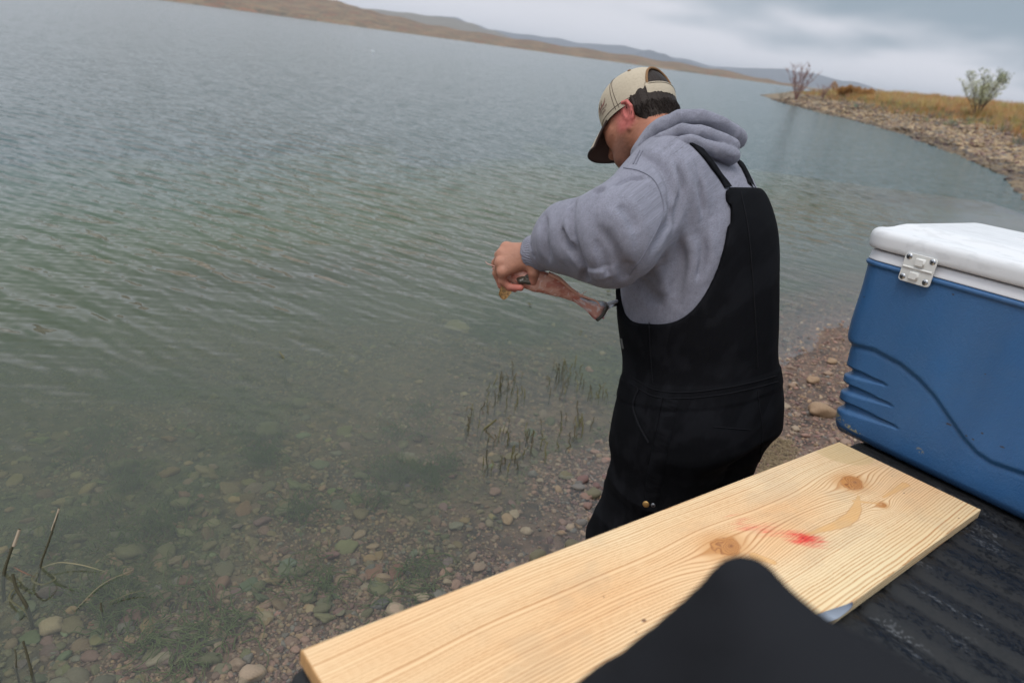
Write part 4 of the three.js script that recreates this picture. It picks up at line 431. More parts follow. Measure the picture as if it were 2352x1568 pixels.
function ribbon(f, pts, wid, thick, lift, n = 40) {   // a flat strip lying on f along pixel points, wid metres wide
  const c = onSurface(f, pts, 0, n), N = c.length - 1; const frame = c.map((q, i) => { const t = c[Math.min(N, i + 1)].clone().sub(c[Math.max(0, i - 1)]).normalize(), nn = gradient(f, q, 0.012); return [q, nn, t.clone().cross(nn).normalize()]; });
  const M = 8; return grid(N, M * 2, (u, v) => { const [q, nn, b] = frame[Math.round(u * N)], k = Math.round(v * M * 2), s = k <= M ? k / M : 2 - k / M, edge = Math.min(1, Math.min(s, 1 - s) * 8), w0 = typeof wid === 'function' ? wid(u) : wid, p = q.clone().addScaledVector(b, (s - 0.5) * w0); const d = f(A3(p)); p.addScaledVector(nn, -d); p.addScaledVector(nn, lift + (k <= M ? thick * Math.sqrt(edge) : -0.004)); return A3(p); }, (u, v) => [u * 3, v * 0.3]);
}

// ---------------------------------------------------------------- the man at the water's edge
{
  const Fm = [-0.69, 0, -0.724], Lm = [-0.724, 0, 0.69], J = (x, y, z) => A3(at(x, y, z)), add = (a, b, k = 1) => [a[0] + b[0] * k, a[1] + b[1] * k, a[2] + b[2] * k], dot = (a, b) => a[0] * b[0] + a[1] * b[1] + a[2] * b[2];
  const S = [[J(1606, 985, 1.72), 0.165, 0.145], [J(1607, 930, 1.71), 0.178, 0.148], [J(1611, 865, 1.70), 0.180, 0.146], [J(1607, 760, 1.675), 0.192, 0.150], [J(1603, 640, 1.655), 0.198, 0.152], [J(1602, 540, 1.64), 0.195, 0.146], [J(1596, 455, 1.635), 0.178, 0.122], [J(1575, 395, 1.645), 0.142, 0.095], [J(1545, 345, 1.665), 0.085, 0.08]];
  const len = [0]; for (let i = 1; i < S.length; i++) len.push(len[i - 1] + Math.hypot(...S[i][0].map((v, c) => v - S[i - 1][0][c])));
  const T = { s: 0, phi: 0 };   // where on the torso the last query fell: height along the spine, angle round it
  const AX = (() => { const v = S[6][0].map((q, c) => q - S[1][0][c]), l = Math.hypot(...v); return v.map((q) => q / l); })(), O = S[1][0], hs = S.map(([c]) => dot([c[0] - O[0], c[1] - O[1], c[2] - O[2]], AX));
  const TAB = []; for (let i = 0; i <= 400; i++) { const s = lerp(hs[0], hs[8], i / 400); let k = 0; while (k < 7 && hs[k + 1] < s) k++; const g = (j) => S[clamp(j, 0, 8)], t = (s - hs[k]) / (hs[k + 1] - hs[k]), cr = (a, b, c, d) => b + 0.5 * t * (c - a + t * (2 * a - 5 * b + 4 * c - d + t * (3 * (b - c) + d - a))), P = [g(k - 1), g(k), g(k + 1), g(k + 2)]; TAB.push([...[0, 1, 2].map((c) => cr(P[0][0][c], P[1][0][c], P[2][0][c], P[3][0][c])), cr(P[0][1], P[1][1], P[2][1], P[3][1]), cr(P[0][2], P[1][2], P[2][2], P[3][2])]); }
  const Fp = (() => { const k = dot(Fm, AX), v = Fm.map((q, c) => q - AX[c] * k), l = Math.hypot(...v); return v.map((q) => q / l); })(), Lp = [AX[1] * Fp[2] - AX[2] * Fp[1], AX[2] * Fp[0] - AX[0] * Fp[2], AX[0] * Fp[1] - AX[1] * Fp[0]];
  function torso(p, grow) {
    const s0 = dot([p[0] - O[0], p[1] - O[1], p[2] - O[2]], AX), s = clamp(s0, hs[0], hs[8]), u = (s - hs[0]) / (hs[8] - hs[0]) * 399.99, i = u | 0, t = u - i, A = TAB[i], B = TAB[i + 1], v = [p[0] - lerp(A[0], B[0], t), p[1] - lerp(A[1], B[1], t), p[2] - lerp(A[2], B[2], t)], W = lerp(A[3], B[3], t) + grow, D = lerp(A[4], B[4], t) + grow, l = dot(v, Lp), f = dot(v, Fp), k = Math.pow(Math.pow(Math.abs(l) / W, 2.3) + Math.pow(Math.abs(f) / D, 2.3), 1 / 2.3), d2 = (k - 1) * Math.min(W, D) * (k < 1 ? 1 : 0.7 + 0.3 / k), over = Math.abs(s0 - s);
    T.s = s0; T.phi = Math.atan2(f / D, Math.abs(l) / W); T.side = l > 0 ? 1 : -1; T.l = l;
    return over > 0 ? Math.hypot(Math.max(d2, 0), over) : d2;
  }
  const Lsh = J(1530, 432, 1.555), Lel = J(1406, 543, 1.40), Lwr = J(1226, 583, 1.545), Lmd = J(1310, 549, 1.465), Lcf = J(1256, 577, 1.515), Rsh = add(add(add(S[6][0], Lm, -0.125), Fm, 0.03), [0, 1, 0], -0.005), Rel = add(add(Rsh, Fm, 0.16), [0, -0.24, 0]), Rwr = add(J(1660, 700, 1.66), Fm, 0.22);
  const nb = S[8][0];
  const fold = (p, fx, fy, fz, s) => { const a = noise3(p[0] * fx + s, p[1] * fy, p[2] * fz + s * 2); return Math.max(0, 1 - 2 * Math.abs(a - 0.5) * 2); };   // ridged
  const axisT = (p, a, b) => { const ax = [b[0] - a[0], b[1] - a[1], b[2] - a[2]]; return dot([p[0] - a[0], p[1] - a[1], p[2] - a[2]], ax) / dot(ax, ax); };
  // creases drawn where the photograph shows them: [pixels of the line, radius, height (negative digs a valley)]
  const creaseList = [];
  const hoodieBase = (p) => { let d = torso(p, 0.002); d = smin(d, cap(p, nb, Lsh, 0.07, 0.078), 0.05); d = smin(d, cap(p, nb, Rsh, 0.07, 0.075), 0.05); d = smin(d, chain(p, [Lsh, Lel, Lmd, Lcf], [0.096, 0.090, 0.070, 0.036], 0.03), 0.05); d = smin(d, cap(p, add(Lel, [0, -0.020, 0]), Lmd, 0.066, 0.052), 0.04); return smin(d, chain(p, [Rsh, Rel, Rwr], [0.075, 0.072, 0.05], 0.03), 0.05); };
  const creases = [ // sleeve
    [[[1333, 437], [1365, 419], [1381, 433]], 0.011, 0.012], [[[1326, 451], [1357, 439], [1383, 442]], 0.008, -0.013],
    [[[1319, 461], [1316, 518], [1331, 578], [1348, 622]], 0.008, -0.017], [[[1336, 465], [1340, 518], [1355, 575], [1368, 612]], 0.013, 0.010], [[[1294, 522], [1308, 562], [1335, 598], [1344, 620]], 0.0075, -0.014], [[[1304, 500], [1312, 540], [1326, 568]], 0.009, 0.008],
    [[[1252, 498], [1254, 550], [1263, 596]], 0.008, -0.013], [[[1272, 502], [1280, 556], [1300, 604]], 0.012, 0.010], [[[1222, 552], [1232, 590]], 0.006, -0.007], [[[1238, 520], [1242, 560], [1248, 595]], 0.009, 0.007],
    [[[1349, 618], [1342, 645]], 0.007, -0.016], [[[1372, 612], [1376, 636]], 0.022, 0.011], [[[1441, 600], [1440, 640]], 0.009, -0.012], [[[1433, 634], [1410, 578], [1372, 518]], 0.010, -0.011], [[[1447, 600], [1433, 538], [1401, 477]], 0.015, 0.008], [[[1398, 640], [1388, 590], [1366, 548]], 0.008, -0.009], [[[1420, 470], [1446, 500], [1458, 540]], 0.012, -0.006], [[[1405, 420], [1440, 400], [1480, 395]], 0.010, 0.007], [[[1412, 432], [1446, 416], [1486, 414]], 0.008, -0.006],
    // shoulder and back of the sweatshirt
    [[[1478, 340], [1534, 373], [1554, 421], [1560, 460]], 0.010, 0.009], [[[1470, 356], [1518, 389], [1538, 437], [1542, 477]], 0.008, -0.010], [[[1534, 344], [1562, 373], [1580, 421], [1595, 477], [1597, 520]], 0.011, 0.012], [[[1552, 375], [1564, 429], [1558, 477], [1546, 526]], 0.009, -0.013], [[[1566, 352], [1611, 421], [1622, 480]], 0.011, 0.006], [[[1590, 370], [1606, 420], [1610, 500]], 0.010, -0.006],
    [[[1533, 461], [1541, 493], [1521, 530], [1494, 578]], 0.009, -0.012], [[[1582, 540], [1590, 598], [1576, 675]], 0.013, 0.009], [[[1560, 545], [1566, 618], [1540, 679]], 0.013, -0.009], [[[1464, 636], [1494, 676], [1518, 699]], 0.012, -0.010], [[[1500, 600], [1524, 640], [1530, 680]], 0.013, 0.006], [[[1630, 520], [1632, 600], [1604, 660]], 0.012, 0.006], [[[1618, 540], [1614, 600], [1594, 650]], 0.010, -0.005]];
  for (const [pts, r, h] of creases) { const q = onSurface(hoodieBase, pts, 0, 12); if (q.length > 2) creaseList.push([q.map(A3), r, h]); }
  const boxes = creaseList.map(([q, r]) => { const b = [1e9, 1e9, 1e9, -1e9, -1e9, -1e9]; for (const v of q) for (let c = 0; c < 3; c++) { b[c] = Math.min(b[c], v[c] - r * 2.4); b[c + 3] = Math.max(b[c + 3], v[c] + r * 2.4); } return b; });
  const hoodie = (p) => {
    let d = hoodieBase(p); if (Math.abs(d) > 0.05) return d - (d > 0 ? 0.012 : -0.012);
    for (let i = 0; i < creaseList.length; i++) { const b = boxes[i]; if (p[0] < b[0] || p[1] < b[1] || p[2] < b[2] || p[0] > b[3] || p[1] > b[4] || p[2] > b[5]) continue; const [q, r, h] = creaseList[i]; let m = 1e9, mt = 0; for (let k = 0; k + 1 < q.length; k++) { const A = q[k], B = q[k + 1], bx = B[0] - A[0], by = B[1] - A[1], bz = B[2] - A[2], t = clamp(((p[0] - A[0]) * bx + (p[1] - A[1]) * by + (p[2] - A[2]) * bz) / Math.max(1e-12, bx * bx + by * by + bz * bz)), t0 = Math.hypot(p[0] - A[0] - bx * t, p[1] - A[1] - by * t, p[2] - A[2] - bz * t); if (t0 < m) { m = t0; mt = (k + t) / (q.length - 1); } } const e = m / r; if (e < 2.4) d -= (h < 0 ? 2.1 : 1.5) * h * Math.exp(-Math.pow(e / 1.15, h < 0 ? 1.55 : 2) * 1.25) * (1 - sstep(1.8, 2.4, e)) * sstep(-0.10, 0.30, Math.min(mt, 1 - mt)); }
    const arm = clamp(1 - Math.abs(chain(p, [Lsh, Lel, Lwr], [0.09, 0.09, 0.05], 0)) / 0.05); d -= arm * 0.0040 * noise3(p[0] * 15 + 3, p[1] * 9, p[2] * 14) + arm * 0.0016 * noise3(p[0] * 34, p[1] * 18, p[2] * 30);
    return d - 0.0050 * noise3(p[0] * 12, p[1] * 5, p[2] * 12 + 7) - 0.0012 * noise3(p[0] * 30, p[1] * 16, p[2] * 30) - 0.0011 * (noise3(p[0] * 60, p[1] * 60, p[2] * 60) - 0.5);
  };
  // bib overalls: trunk and two bent legs, with deep armholes
  const hipL = add(S[0][0], Lm, 0.088), hipR = add(S[0][0], Lm, -0.090), gy = (x, z) => groundY(x, z);
  const knL = add(add(hipL, Fm, 0.045), [0, -0.335, 0]), knR = add(add(hipR, Fm, 0.008), [0, -0.345, 0]);
  const ftL = add(knL, Fm, 0.0), ftR = add(knR, Fm, -0.07); ftL[1] = gy(ftL[0], ftL[2]) + 0.085; ftR[1] = gy(ftR[0], ftR[2]) + 0.085;
  const bibBase = (p) => { let d = torso(p, 0.0145); const s = T.s, ph = T.phi, h0 = T.hc; let l = smin(chain(p, [add(hipL, [0, 0.03, 0]), knL, ftL], [0.128, 0.108, 0.098], 0.05), chain(p, [add(hipR, [0, 0.03, 0]), knR, ftR], [0.116, 0.104, 0.098], 0.05), 0.03); d = smin(d, l, 0.11); T.s = s; T.phi = ph; return d; };
  const waistS = hs[2];
  const hcut = (ph) => { const back = ph < 0, w = back ? (T.side < 0 ? 0.72 : 1.09) : 1.0, q = Math.abs(ph) / w; return waistS + 0.160 + 0.20 * Math.pow(q, 3.4); };
  const topS = hs[6] + 0.014;
  const bib = (p) => {
    let d = bibBase(p); if (d > 0.06 || d < -0.06) return d > 0 ? d - 0.01 : d;
    const s = T.s, ph = T.phi, up = smax((s - hcut(ph)) * 0.7, s - topS, 0.03) ;
    const band = sstep(0.008, 0.0, Math.abs(s - waistS + 0.004) - 0.019) * 0.0035 * sstep(-0.3, 0.2, s); d -= band;
    const low = sstep(0.0, -0.25, p[1] - S[0][0][1] - 0.1); d -= 0.0130 * low * fold(p, 5, 11, 5, 2) + 0.0022 * fold(p, 10, 15, 10, 9) * (0.4 + 0.6 * low) + 0.0025 * fold(p, 7, 3.2, 7, 21);
    return smax(d, up, 0.006);
  };
  const bnd = (pts, m) => { const lo = [1e9, 1e9, 1e9], hi = [-1e9, -1e9, -1e9]; for (const q of pts) for (let c = 0; c < 3; c++) { lo[c] = Math.min(lo[c], q[c] - m); hi[c] = Math.max(hi[c], q[c] + m); } return [lo, hi]; };

  const heather = dataTex(512, 512, (i, j) => { const a = noise3(i * 0.9, j * 0.9, 1), b = noise3(i * 0.25, j * 0.9, 4), c = noise3(i * 0.05, j * 0.05, 8); let k = 0.80 + 0.30 * (a - 0.5) + 0.30 * (b - 0.5) + 0.14 * (c - 0.5); if (a > 0.93) k += 0.25; if (a < 0.06) k -= 0.25; return sc([k, k, k].map((v) => clamp(v))); }, true); heather.repeat.set(1.2, 1.2);
  const knit = dataTex(256, 256, (i, j) => { const k = 0.5 + 0.3 * Math.sin(i * Math.PI / 3) * 0.5 + 0.5 * (noise3(i * 0.7, j * 0.7, 3) - 0.5); return [k, k, k]; }); knit.repeat.set(6, 6);
  const mGrey = std({ color: col(0.262, 0.259, 0.312), map: heather, roughness: 0.95, bumpMap: knit, bumpScale: 0.0007, sheen: 0.5, sheenColor: col(0.5, 0.5, 0.55), sheenRoughness: 0.6 });
  const dusty = dataTex(512, 512, (i, j) => { const x = i / 512, y = j / 512, a = fbm(x * 9, y * 7, 3, 4), b = noise3(i * 0.7, j * 0.7, 5), w = sstep(0.45, 0.7, a); const k = 0.36 + 0.22 * w + 0.10 * noise3(i * 0.3, j * 0.06, 2) + (b > 0.985 ? 0.5 * w : 0); return sc([k, k, k * 0.98].map((v) => clamp(v))); }, true);
  const mBlack = std({ map: dusty, color: col(0.0145, 0.0148, 0.0180), roughness: 0.85, bumpMap: knit, bumpScale: 0.0003, specularIntensity: 0.09 });
  const mSeamG = std({ color: col(0.15, 0.15, 0.185), roughness: 0.95 }), mSeamB = std({ color: col(0.011, 0.011, 0.013), roughness: 0.9, specularIntensity: 0.15 });

  const foot = V(S[0][0][0], 0, S[0][0][2]), man = thing('person', 'man in tan cap, grey hoodie and black bib overalls, bending over a fish', 'person', foot);
  {
    const [lo, hi] = bnd([S[0][0], S[8][0], Lsh, Lel, Lwr, Rsh, Rel, Rwr], 0.0); const g = surfaceNets(hoodie, [lo[0] - 0.07, S[2][0][1] + 0.02, lo[2] - 0.17], [hi[0] + 0.20, hi[1] + 0.09, hi[2] + 0.15], 0.0044);
    var shirt = part('hoodie', g, mGrey, man);
    const b2 = bnd([S[0][0], S[7][0], knL, knR, ftL, ftR], 0.27); b2[0][1] = Math.min(ftL[1], ftR[1]) - 0.06; b2[1][1] = S[7][0][1] + 0.05;
    var overalls = part('bib_overalls', surfaceNets(bib, b2[0], b2[1], 0.0068), mBlack, man);
  }
  // stitching, straps, band, pocket, zip flap, buttons, label
  const both = (p) => Math.min(hoodie(p), bib(p));
  part('seam', merge([seam(hoodie, [[1433, 385], [1470, 393], [1502, 413], [1522, 457], [1524, 489], [1510, 526], [1478, 586], [1446, 632]], 0.0014, 0.0002, 40), seam(hoodie, [[1455, 376], [1462, 360], [1470, 345]], 0.0013, 0.0003, 10), seam(hoodie, [[1461, 377], [1468, 361], [1477, 346]], 0.001, 0.0003, 10)]), mSeamG, shirt);
  part('seam', merge([seam(bib, [[1702, 440], [1718, 520], [1729, 640], [1737, 760], [1741, 845]], 0.0015, 0.0003, 40), seam(bib, [[1447, 862], [1500, 893], [1560, 901], [1650, 893], [1740, 875], [1785, 862]], 0.0012, 0.0006, 40), seam(bib, [[1447, 880], [1500, 909], [1560, 915], [1650, 907], [1740, 889], [1787, 876]], 0.0012, 0.0006, 40), seam(bib, [[1467, 893], [1455, 930], [1466, 970], [1490, 1016]], 0.0028, 0.0012, 24), seam(bib, [[1740, 900], [1752, 1000], [1745, 1060]], 0.0012, 0.0004, 20), seam(bib, [[1640, 980], [1700, 985], [1725, 987]], 0.0012, 0.0004, 16), seam(bib, [[1490, 720], [1494, 800], [1500, 880]], 0.0012, 0.0004, 20)]), mSeamB, overalls);
  part('zip_flap', ribbon(bib, [[1540, 916], [1528, 975], [1512, 1050], [1500, 1120], [1494, 1172]], 0.036, 0.0035, 0.0005, 50), mBlack, overalls);
  part('strap', ribbon(hoodie, [[1592, 330], [1612, 350], [1636, 380], [1656, 408], [1672, 432]], (u) => lerp(0.036, 0.030, u), 0.003, 0.003, 40), mBlack, overalls);
  part('strap', ribbon(hoodie, [[1694, 366], [1708, 388], [1718, 408], [1726, 428]], 0.024, 0.003, 0.003, 24), mBlack, overalls);
  { const disc = (px, py, r, h, m, name) => { const q = hit(bib, px, py), n = gradient(bib, q, 0.008), g = new THREE.SphereGeometry(r, 20, 10, 0, 6.2832, 0, 1.25); g.scale(1, h / r, 1); g.applyQuaternion(new THREE.Quaternion().setFromUnitVectors(V(0, 1, 0), n)); g.translate(q.x + n.x * 0.004, q.y + n.y * 0.004, q.z + n.z * 0.004); part(name, g, m, overalls); };
    disc(1485, 1156, 0.0085, 0.003, std({ color: col(0.62, 0.38, 0.14), metalness: 1, roughness: 0.42 }), 'button'); disc(1501, 1158, 0.0058, 0.0025, std({ color: col(0.28, 0.29, 0.31), metalness: 1, roughness: 0.35 }), 'snap'); disc(1501, 1158, 0.003, 0.0036, std({ color: col(0.05, 0.05, 0.055), metalness: 1, roughness: 0.4 }), 'snap'); }
  part('label_patch', ribbon(bib, [[1427, 777], [1429, 789], [1431, 800]], 0.016, 0.0012, 0.0006, 8), std({ color: col(0.10, 0.10, 0.095), roughness: 0.7 }), overalls);

  // hood: rolled folds lying behind the neck
  const HP = (l) => l.map(([x, y, z]) => J(x, y, z));
  const rolls = [[HP([[1482, 330, 1.60], [1515, 294, 1.58], [1560, 271, 1.57], [1610, 270, 1.58], [1660, 288, 1.605], [1688, 304, 1.635]]), [0.012, 0.017, 0.019, 0.019, 0.017, 0.014]],
    [HP([[1484, 342, 1.585], [1520, 318, 1.555], [1570, 300, 1.538], [1625, 310, 1.55], [1680, 336, 1.595]]), [0.008, 0.012, 0.016, 0.018, 0.019]],
    [HP([[1488, 348, 1.572], [1530, 334, 1.535], [1585, 328, 1.512], [1640, 344, 1.535], [1682, 358, 1.585]]), [0.008, 0.012, 0.017, 0.018, 0.017]],
    [HP([[1600, 330, 1.555], [1640, 350, 1.565], [1672, 364, 1.59]]), [0.010, 0.014, 0.015]],
    [HP([[1688, 306, 1.63], [1690, 318, 1.70], [1660, 312, 1.77], [1600, 305, 1.80]]), [0.016, 0.026, 0.026, 0.02]],
    [HP([[1482, 335, 1.60], [1468, 350, 1.63], [1462, 368, 1.67]]), [0.012, 0.011, 0.010]]];
  const hood = (p) => { let d = 1e9; for (const [q, r] of rolls) d = smin(d, chain(p, q, r, 0), 0.0065); d = smin(d, cap(p, J(1540, 320, 1.62), J(1640, 320, 1.66), 0.045, 0.05), 0.02); if (Math.abs(d) > 0.04) return d; return d - 0.0022 * fold(p, 18, 30, 18, 4) - 0.0008 * fold(p, 50, 60, 50, 8); };
  { const [lo, hi] = bnd(rolls.flatMap((r) => r[0]), 0.06); part('hood', surfaceNets(hood, lo, hi, 0.0042), mGrey, man); }
  part('cuff', surfaceNets((p) => { const t = axisT(p, Lel, Lwr); return smax(smax(cap(p, Lel, Lwr, 0.05, 0.0415), (0.80 - t) * 0.2, 0.004), (t - 1.03) * 0.2, 0.006) - 0.0012 * Math.sin(Math.atan2(p[1] - Lwr[1], p[2] - Lwr[2]) * 46); }, ...bnd([Lwr, Lcf], 0.07), 0.003), mGrey, shirt);
  // boots on the gravel
  for (const [k, f] of [[knL, ftL], [knR, ftR]]) { const heel = add([f[0], f[1] - 0.045, f[2]], Fm, -0.05), toe = add([f[0], f[1] - 0.05, f[2]], Fm, 0.15); part('boot', surfaceNets((p) => smax(smin(cap(p, heel, toe, 0.045, 0.04), cap(p, [f[0], f[1] - 0.04, f[2]], f, 0.055, 0.06), 0.03), f[1] - 0.083 - p[1], 0.006), ...bnd([heel, toe, f], 0.08), 0.008), std({ color: col(0.02, 0.017, 0.014), roughness: 0.7 }), man); }

  // ---- body: head, neck, hands (one surface under the clothes)
  const HC = at(1466, 270, 1.83), Hf = V(0, 0, 0).addScaledVector(CX, -0.66).addScaledVector(CY, -0.46).addScaledVector(CZ, 0.585).normalize(), hv = V(0, 0, 0).addScaledVector(CX, 0.14).addScaledVector(CY, 1).addScaledVector(CZ, 0.2), Hu = hv.addScaledVector(Hf, -hv.dot(Hf)).normalize(), Hl = Hu.clone().cross(Hf);
  Hf.set(0, 0, 0).addScaledVector(CX, -0.57).addScaledVector(CY, -0.36).addScaledVector(CZ, -0.72).normalize(); { const v = V(0, 0, 0).addScaledVector(CX, 0.03).addScaledVector(CY, 1); Hu.copy(v.addScaledVector(Hf, -v.dot(Hf)).normalize()); Hl.copy(Hu.clone().cross(Hf)); }
  const hl = A3(Hl), hu = A3(Hu), hf = A3(Hf), hc = A3(HC);
  const toHead = (p) => { const v = [p[0] - hc[0], p[1] - hc[1], p[2] - hc[2]]; return [dot(v, hl), dot(v, hu), dot(v, hf)]; };
  const fromHead = (x, y, z) => HC.clone().addScaledVector(Hl, x).addScaledVector(Hu, y).addScaledVector(Hf, z);
  const ell = (q, c, r) => { const x = (q[0] - c[0]) / r[0], y = (q[1] - c[1]) / r[1], z = (q[2] - c[2]) / r[2], k = Math.hypot(x, y, z); return (k - 1) * Math.min(...r) * (k < 1 ? 1 : 0.5 + 0.5 / k) ; };
  const CR = [0.076, 0.098, 0.098], CC = [0, 0.022, -0.004];
  const skull = (q) => { const a = [Math.abs(q[0]), q[1], q[2]]; let d = ell(q, CC, CR); d = smin(d, ell(q, [0, -0.045, 0.028], [0.063, 0.075, 0.068]), 0.035); d = smin(d, ell(q, [0, -0.098, 0.066], [0.030, 0.022, 0.026]), 0.03); d = smin(d, cap(a, [0.052, -0.048, 0.002], [0.030, -0.092, 0.06], 0.017, 0.015), 0.03); d = smin(d, cap(a, [0.028, 0.006, 0.088], [0.05, -0.002, 0.07], 0.010, 0.010), 0.02); d = smin(d, cap(q, [0, -0.006, 0.098], [0, -0.044, 0.116], 0.008, 0.012), 0.012); d = smin(d, ell(a, [0.011, -0.046, 0.104], [0.009, 0.008, 0.010]), 0.008); d = smax(d, -ell(a, [0.031, -0.010, 0.098], [0.014, 0.010, 0.012]), 0.010); d = smin(d, ell(a, [0.031, -0.011, 0.083], [0.012, 0.011, 0.012]), 0.002); d = smin(d, cap(a, [0, -0.071, 0.096], [0.020, -0.074, 0.086], 0.0055, 0.004), 0.006); d = smax(d, -cap(a, [0, -0.0755, 0.103], [0.022, -0.0775, 0.091], 0.0016, 0.001), 0.003); return smin(d, cap(a, [0.04, -0.03, 0.068], [0.052, -0.03, 0.045], 0.016, 0.014), 0.02); };
  const neckLow = add(nb, [0, 1, 0], -0.03), neckH = A3(fromHead(0, -0.055, -0.036));
  // ear: a folded rim standing off the head behind the temple
  const ear = (q0) => { const s = Math.abs(q0[0]); let d = 1e9; const E = [[0.070, -0.035, -0.004], [0.077, -0.022, -0.020], [0.084, 0.002, -0.030], [0.086, 0.020, -0.024], [0.082, 0.029, -0.008], [0.076, 0.022, 0.004], [0.072, 0.008, 0.006]], q = [s, q0[1] + 0.022, q0[2] + 0.016]; d = chain(q, E, [0.0055, 0.0048, 0.0045, 0.0048, 0.0048, 0.004, 0.003], 0.003); d = smin(d, cap(q, [0.071, -0.040, 0.0], [0.071, -0.034, -0.003], 0.0075, 0.006), 0.006); const plate = Math.max(ell(q, [0.077, -0.002, -0.013], [0.006, 0.030, 0.018]), -ell(q, [0.086, 0.002, -0.008], [0.008, 0.020, 0.010])); return smin(d, plate, 0.004); };
  const headSDF = (p) => { const q = toHead(p); let d = smin(skull(q), chain(p, [neckH, neckLow], [0.060, 0.064], 0), 0.035); d = smin(d, ear(q), 0.006); return d - 0.0006 * (noise3(p[0] * 220, p[1] * 220, p[2] * 220) - 0.5); };
  // left hand: palm round the carcass, knuckles away from the viewer's right, tips coming back underneath
  const HJ = (x, y, z) => J(x, y, z);
  const wr = HJ(1232, 584, 1.545), K = [HJ(1163, 568, 1.558), HJ(1153, 583, 1.548), HJ(1150, 603, 1.540), HJ(1155, 624, 1.536)];
  const F = [[K[0], HJ(1146, 585, 1.590), HJ(1146, 612, 1.606), HJ(1162, 632, 1.606)], [K[1], HJ(1139, 604, 1.582), HJ(1143, 634, 1.600), HJ(1166, 650, 1.596)], [K[2], HJ(1141, 627, 1.568), HJ(1152, 655, 1.580), HJ(1182, 663, 1.572)], [K[3], HJ(1154, 645, 1.548), HJ(1170, 659, 1.552), HJ(1196, 661, 1.544)]], FR = [[0.0105, 0.0098, 0.009, 0.008], [0.0108, 0.010, 0.0092, 0.0083], [0.0105, 0.0098, 0.009, 0.008], [0.0098, 0.0088, 0.0082, 0.0074]];
  const thumb = [HJ(1222, 606, 1.53), HJ(1226, 626, 1.532), HJ(1225, 646, 1.545)];
  const handSDF = (p) => { let palm = 1e9; for (let i = 0; i < 4; i++) palm = smin(palm, cap(p, [lerp(wr[0], K[i][0], 0.18) + 0.0, lerp(wr[1], K[i][1], 0.25), wr[2]], K[i], 0.0215, 0.0125), 0.016); palm = smin(palm, cap(p, wr, Lel, 0.0285, 0.036), 0.02); let d = palm; for (let i = 0; i < 4; i++) { d = smin(d, chain(p, F[i], FR[i], 0.004), 0.006); d = smin(d, cap(p, K[i], K[i], 0.0128, 0.0128), 0.005); } d = smin(d, chain(p, thumb, [0.0155, 0.0122, 0.0098], 0.005), 0.012); return d - 0.0005 * (noise3(p[0] * 300, p[1] * 300, p[2] * 300) - 0.5); };
  const Rw = Rwr, rK = [0, 1, 2, 3].map((i) => add(add(Rw, Lm, 0.075), [0, 0.028 - i * 0.018, 0])), rF = rK.map((k, i) => [k, add(add(k, Lm, 0.03), Fm, -0.016), add(add(k, Lm, 0.024), Fm, -0.036), add(add(k, Lm, 0.0), Fm, -0.042)]);
  const rHand = (p) => { let d = cap(p, add(Rel, [0, 0, 0]), Rw, 0.036, 0.028); for (let i = 0; i < 4; i++) { d = smin(d, cap(p, Rw, rK[i], 0.02, 0.0125), 0.014); d = smin(d, chain(p, rF[i], FR[i], 0.004), 0.005); } return smin(d, chain(p, [add(Rw, Lm, 0.02), add(add(Rw, Lm, 0.05), [0, 0.045, 0]), add(add(Rw, Lm, 0.075), [0, 0.05, 0])], [0.016, 0.012, 0.0095], 0.005), 0.012); };
  const body = (p) => { let d = torso(p, -0.03); d = smin(d, chain(p, [Lsh, Lel], [0.055, 0.042], 0), 0.04); d = smin(d, chain(p, [Rsh, Rel], [0.055, 0.042], 0), 0.04); d = smin(d, chain(p, [hipL, knL, ftL], [0.085, 0.055, 0.04], 0), 0.04); d = smin(d, chain(p, [hipR, knR, ftR], [0.085, 0.055, 0.04], 0), 0.04); return d; };
  { const gB = surfaceNets(body, ...((b) => [b[0], b[1]])(bnd([S[0][0], S[7][0], ftL, ftR, Lel, Rel], 0.22)), 0.016), gH = surfaceNets(headSDF, ...bnd([A3(fromHead(0.05, 0.1, 0.1)), A3(fromHead(-0.05, -0.1, -0.1)), nb], 0.09), 0.0032), gL = surfaceNets(handSDF, ...bnd([wr, ...F.flat(), ...thumb], 0.035), 0.0026), gR = surfaceNets(rHand, ...bnd([Rw, ...rF.flat(), ...rK], 0.06), 0.004);
    const flesh = (x, y, z) => { const q = toHead([x, y, z]); let c = [0.35, 0.142, 0.085]; const inH = Math.hypot(x - wr[0], y - wr[1], z - wr[2]) < 0.25; if (inH) { c = [0.36, 0.170, 0.110]; for (const f of F) { const tip = f[3]; c = mix3(c, [0.52, 0.15, 0.12], 0.8 * Math.exp(-((Math.hypot(x - tip[0], y - tip[1], z - tip[2]) / 0.028) ** 2))); } for (const k of K) c = mix3(c, [0.43, 0.18, 0.12], 0.6 * Math.exp(-((Math.hypot(x - k[0], y - k[1], z - k[2]) / 0.012) ** 2))); c = c.map((v) => v * (0.86 + 0.28 * fbm(x * 90, y * 90, z * 90, 2))); return c; }
      c = mix3(c, [0.50, 0.13, 0.115], 0.9 * sstep(0.068, 0.080, Math.abs(q[0])) * sstep(0.03, 0.0, Math.abs(q[2] + 0.018) - 0.025) * sstep(0.02, -0.0, q[1] - 0.02) * sstep(-0.075, -0.055, q[1])); const beard = sstep(-0.045, -0.08, q[1] + 0.25 * (q[2] - 0.09) * 0.2) * sstep(-0.01, 0.03, q[2]); c = mix3(c, [0.16, 0.085, 0.065], beard * (0.45 + 0.3 * noise3(x * 500, y * 500, z * 500))); return c.map((v) => v * (0.88 + 0.24 * fbm(x * 70, y * 70, z * 70, 2))); };
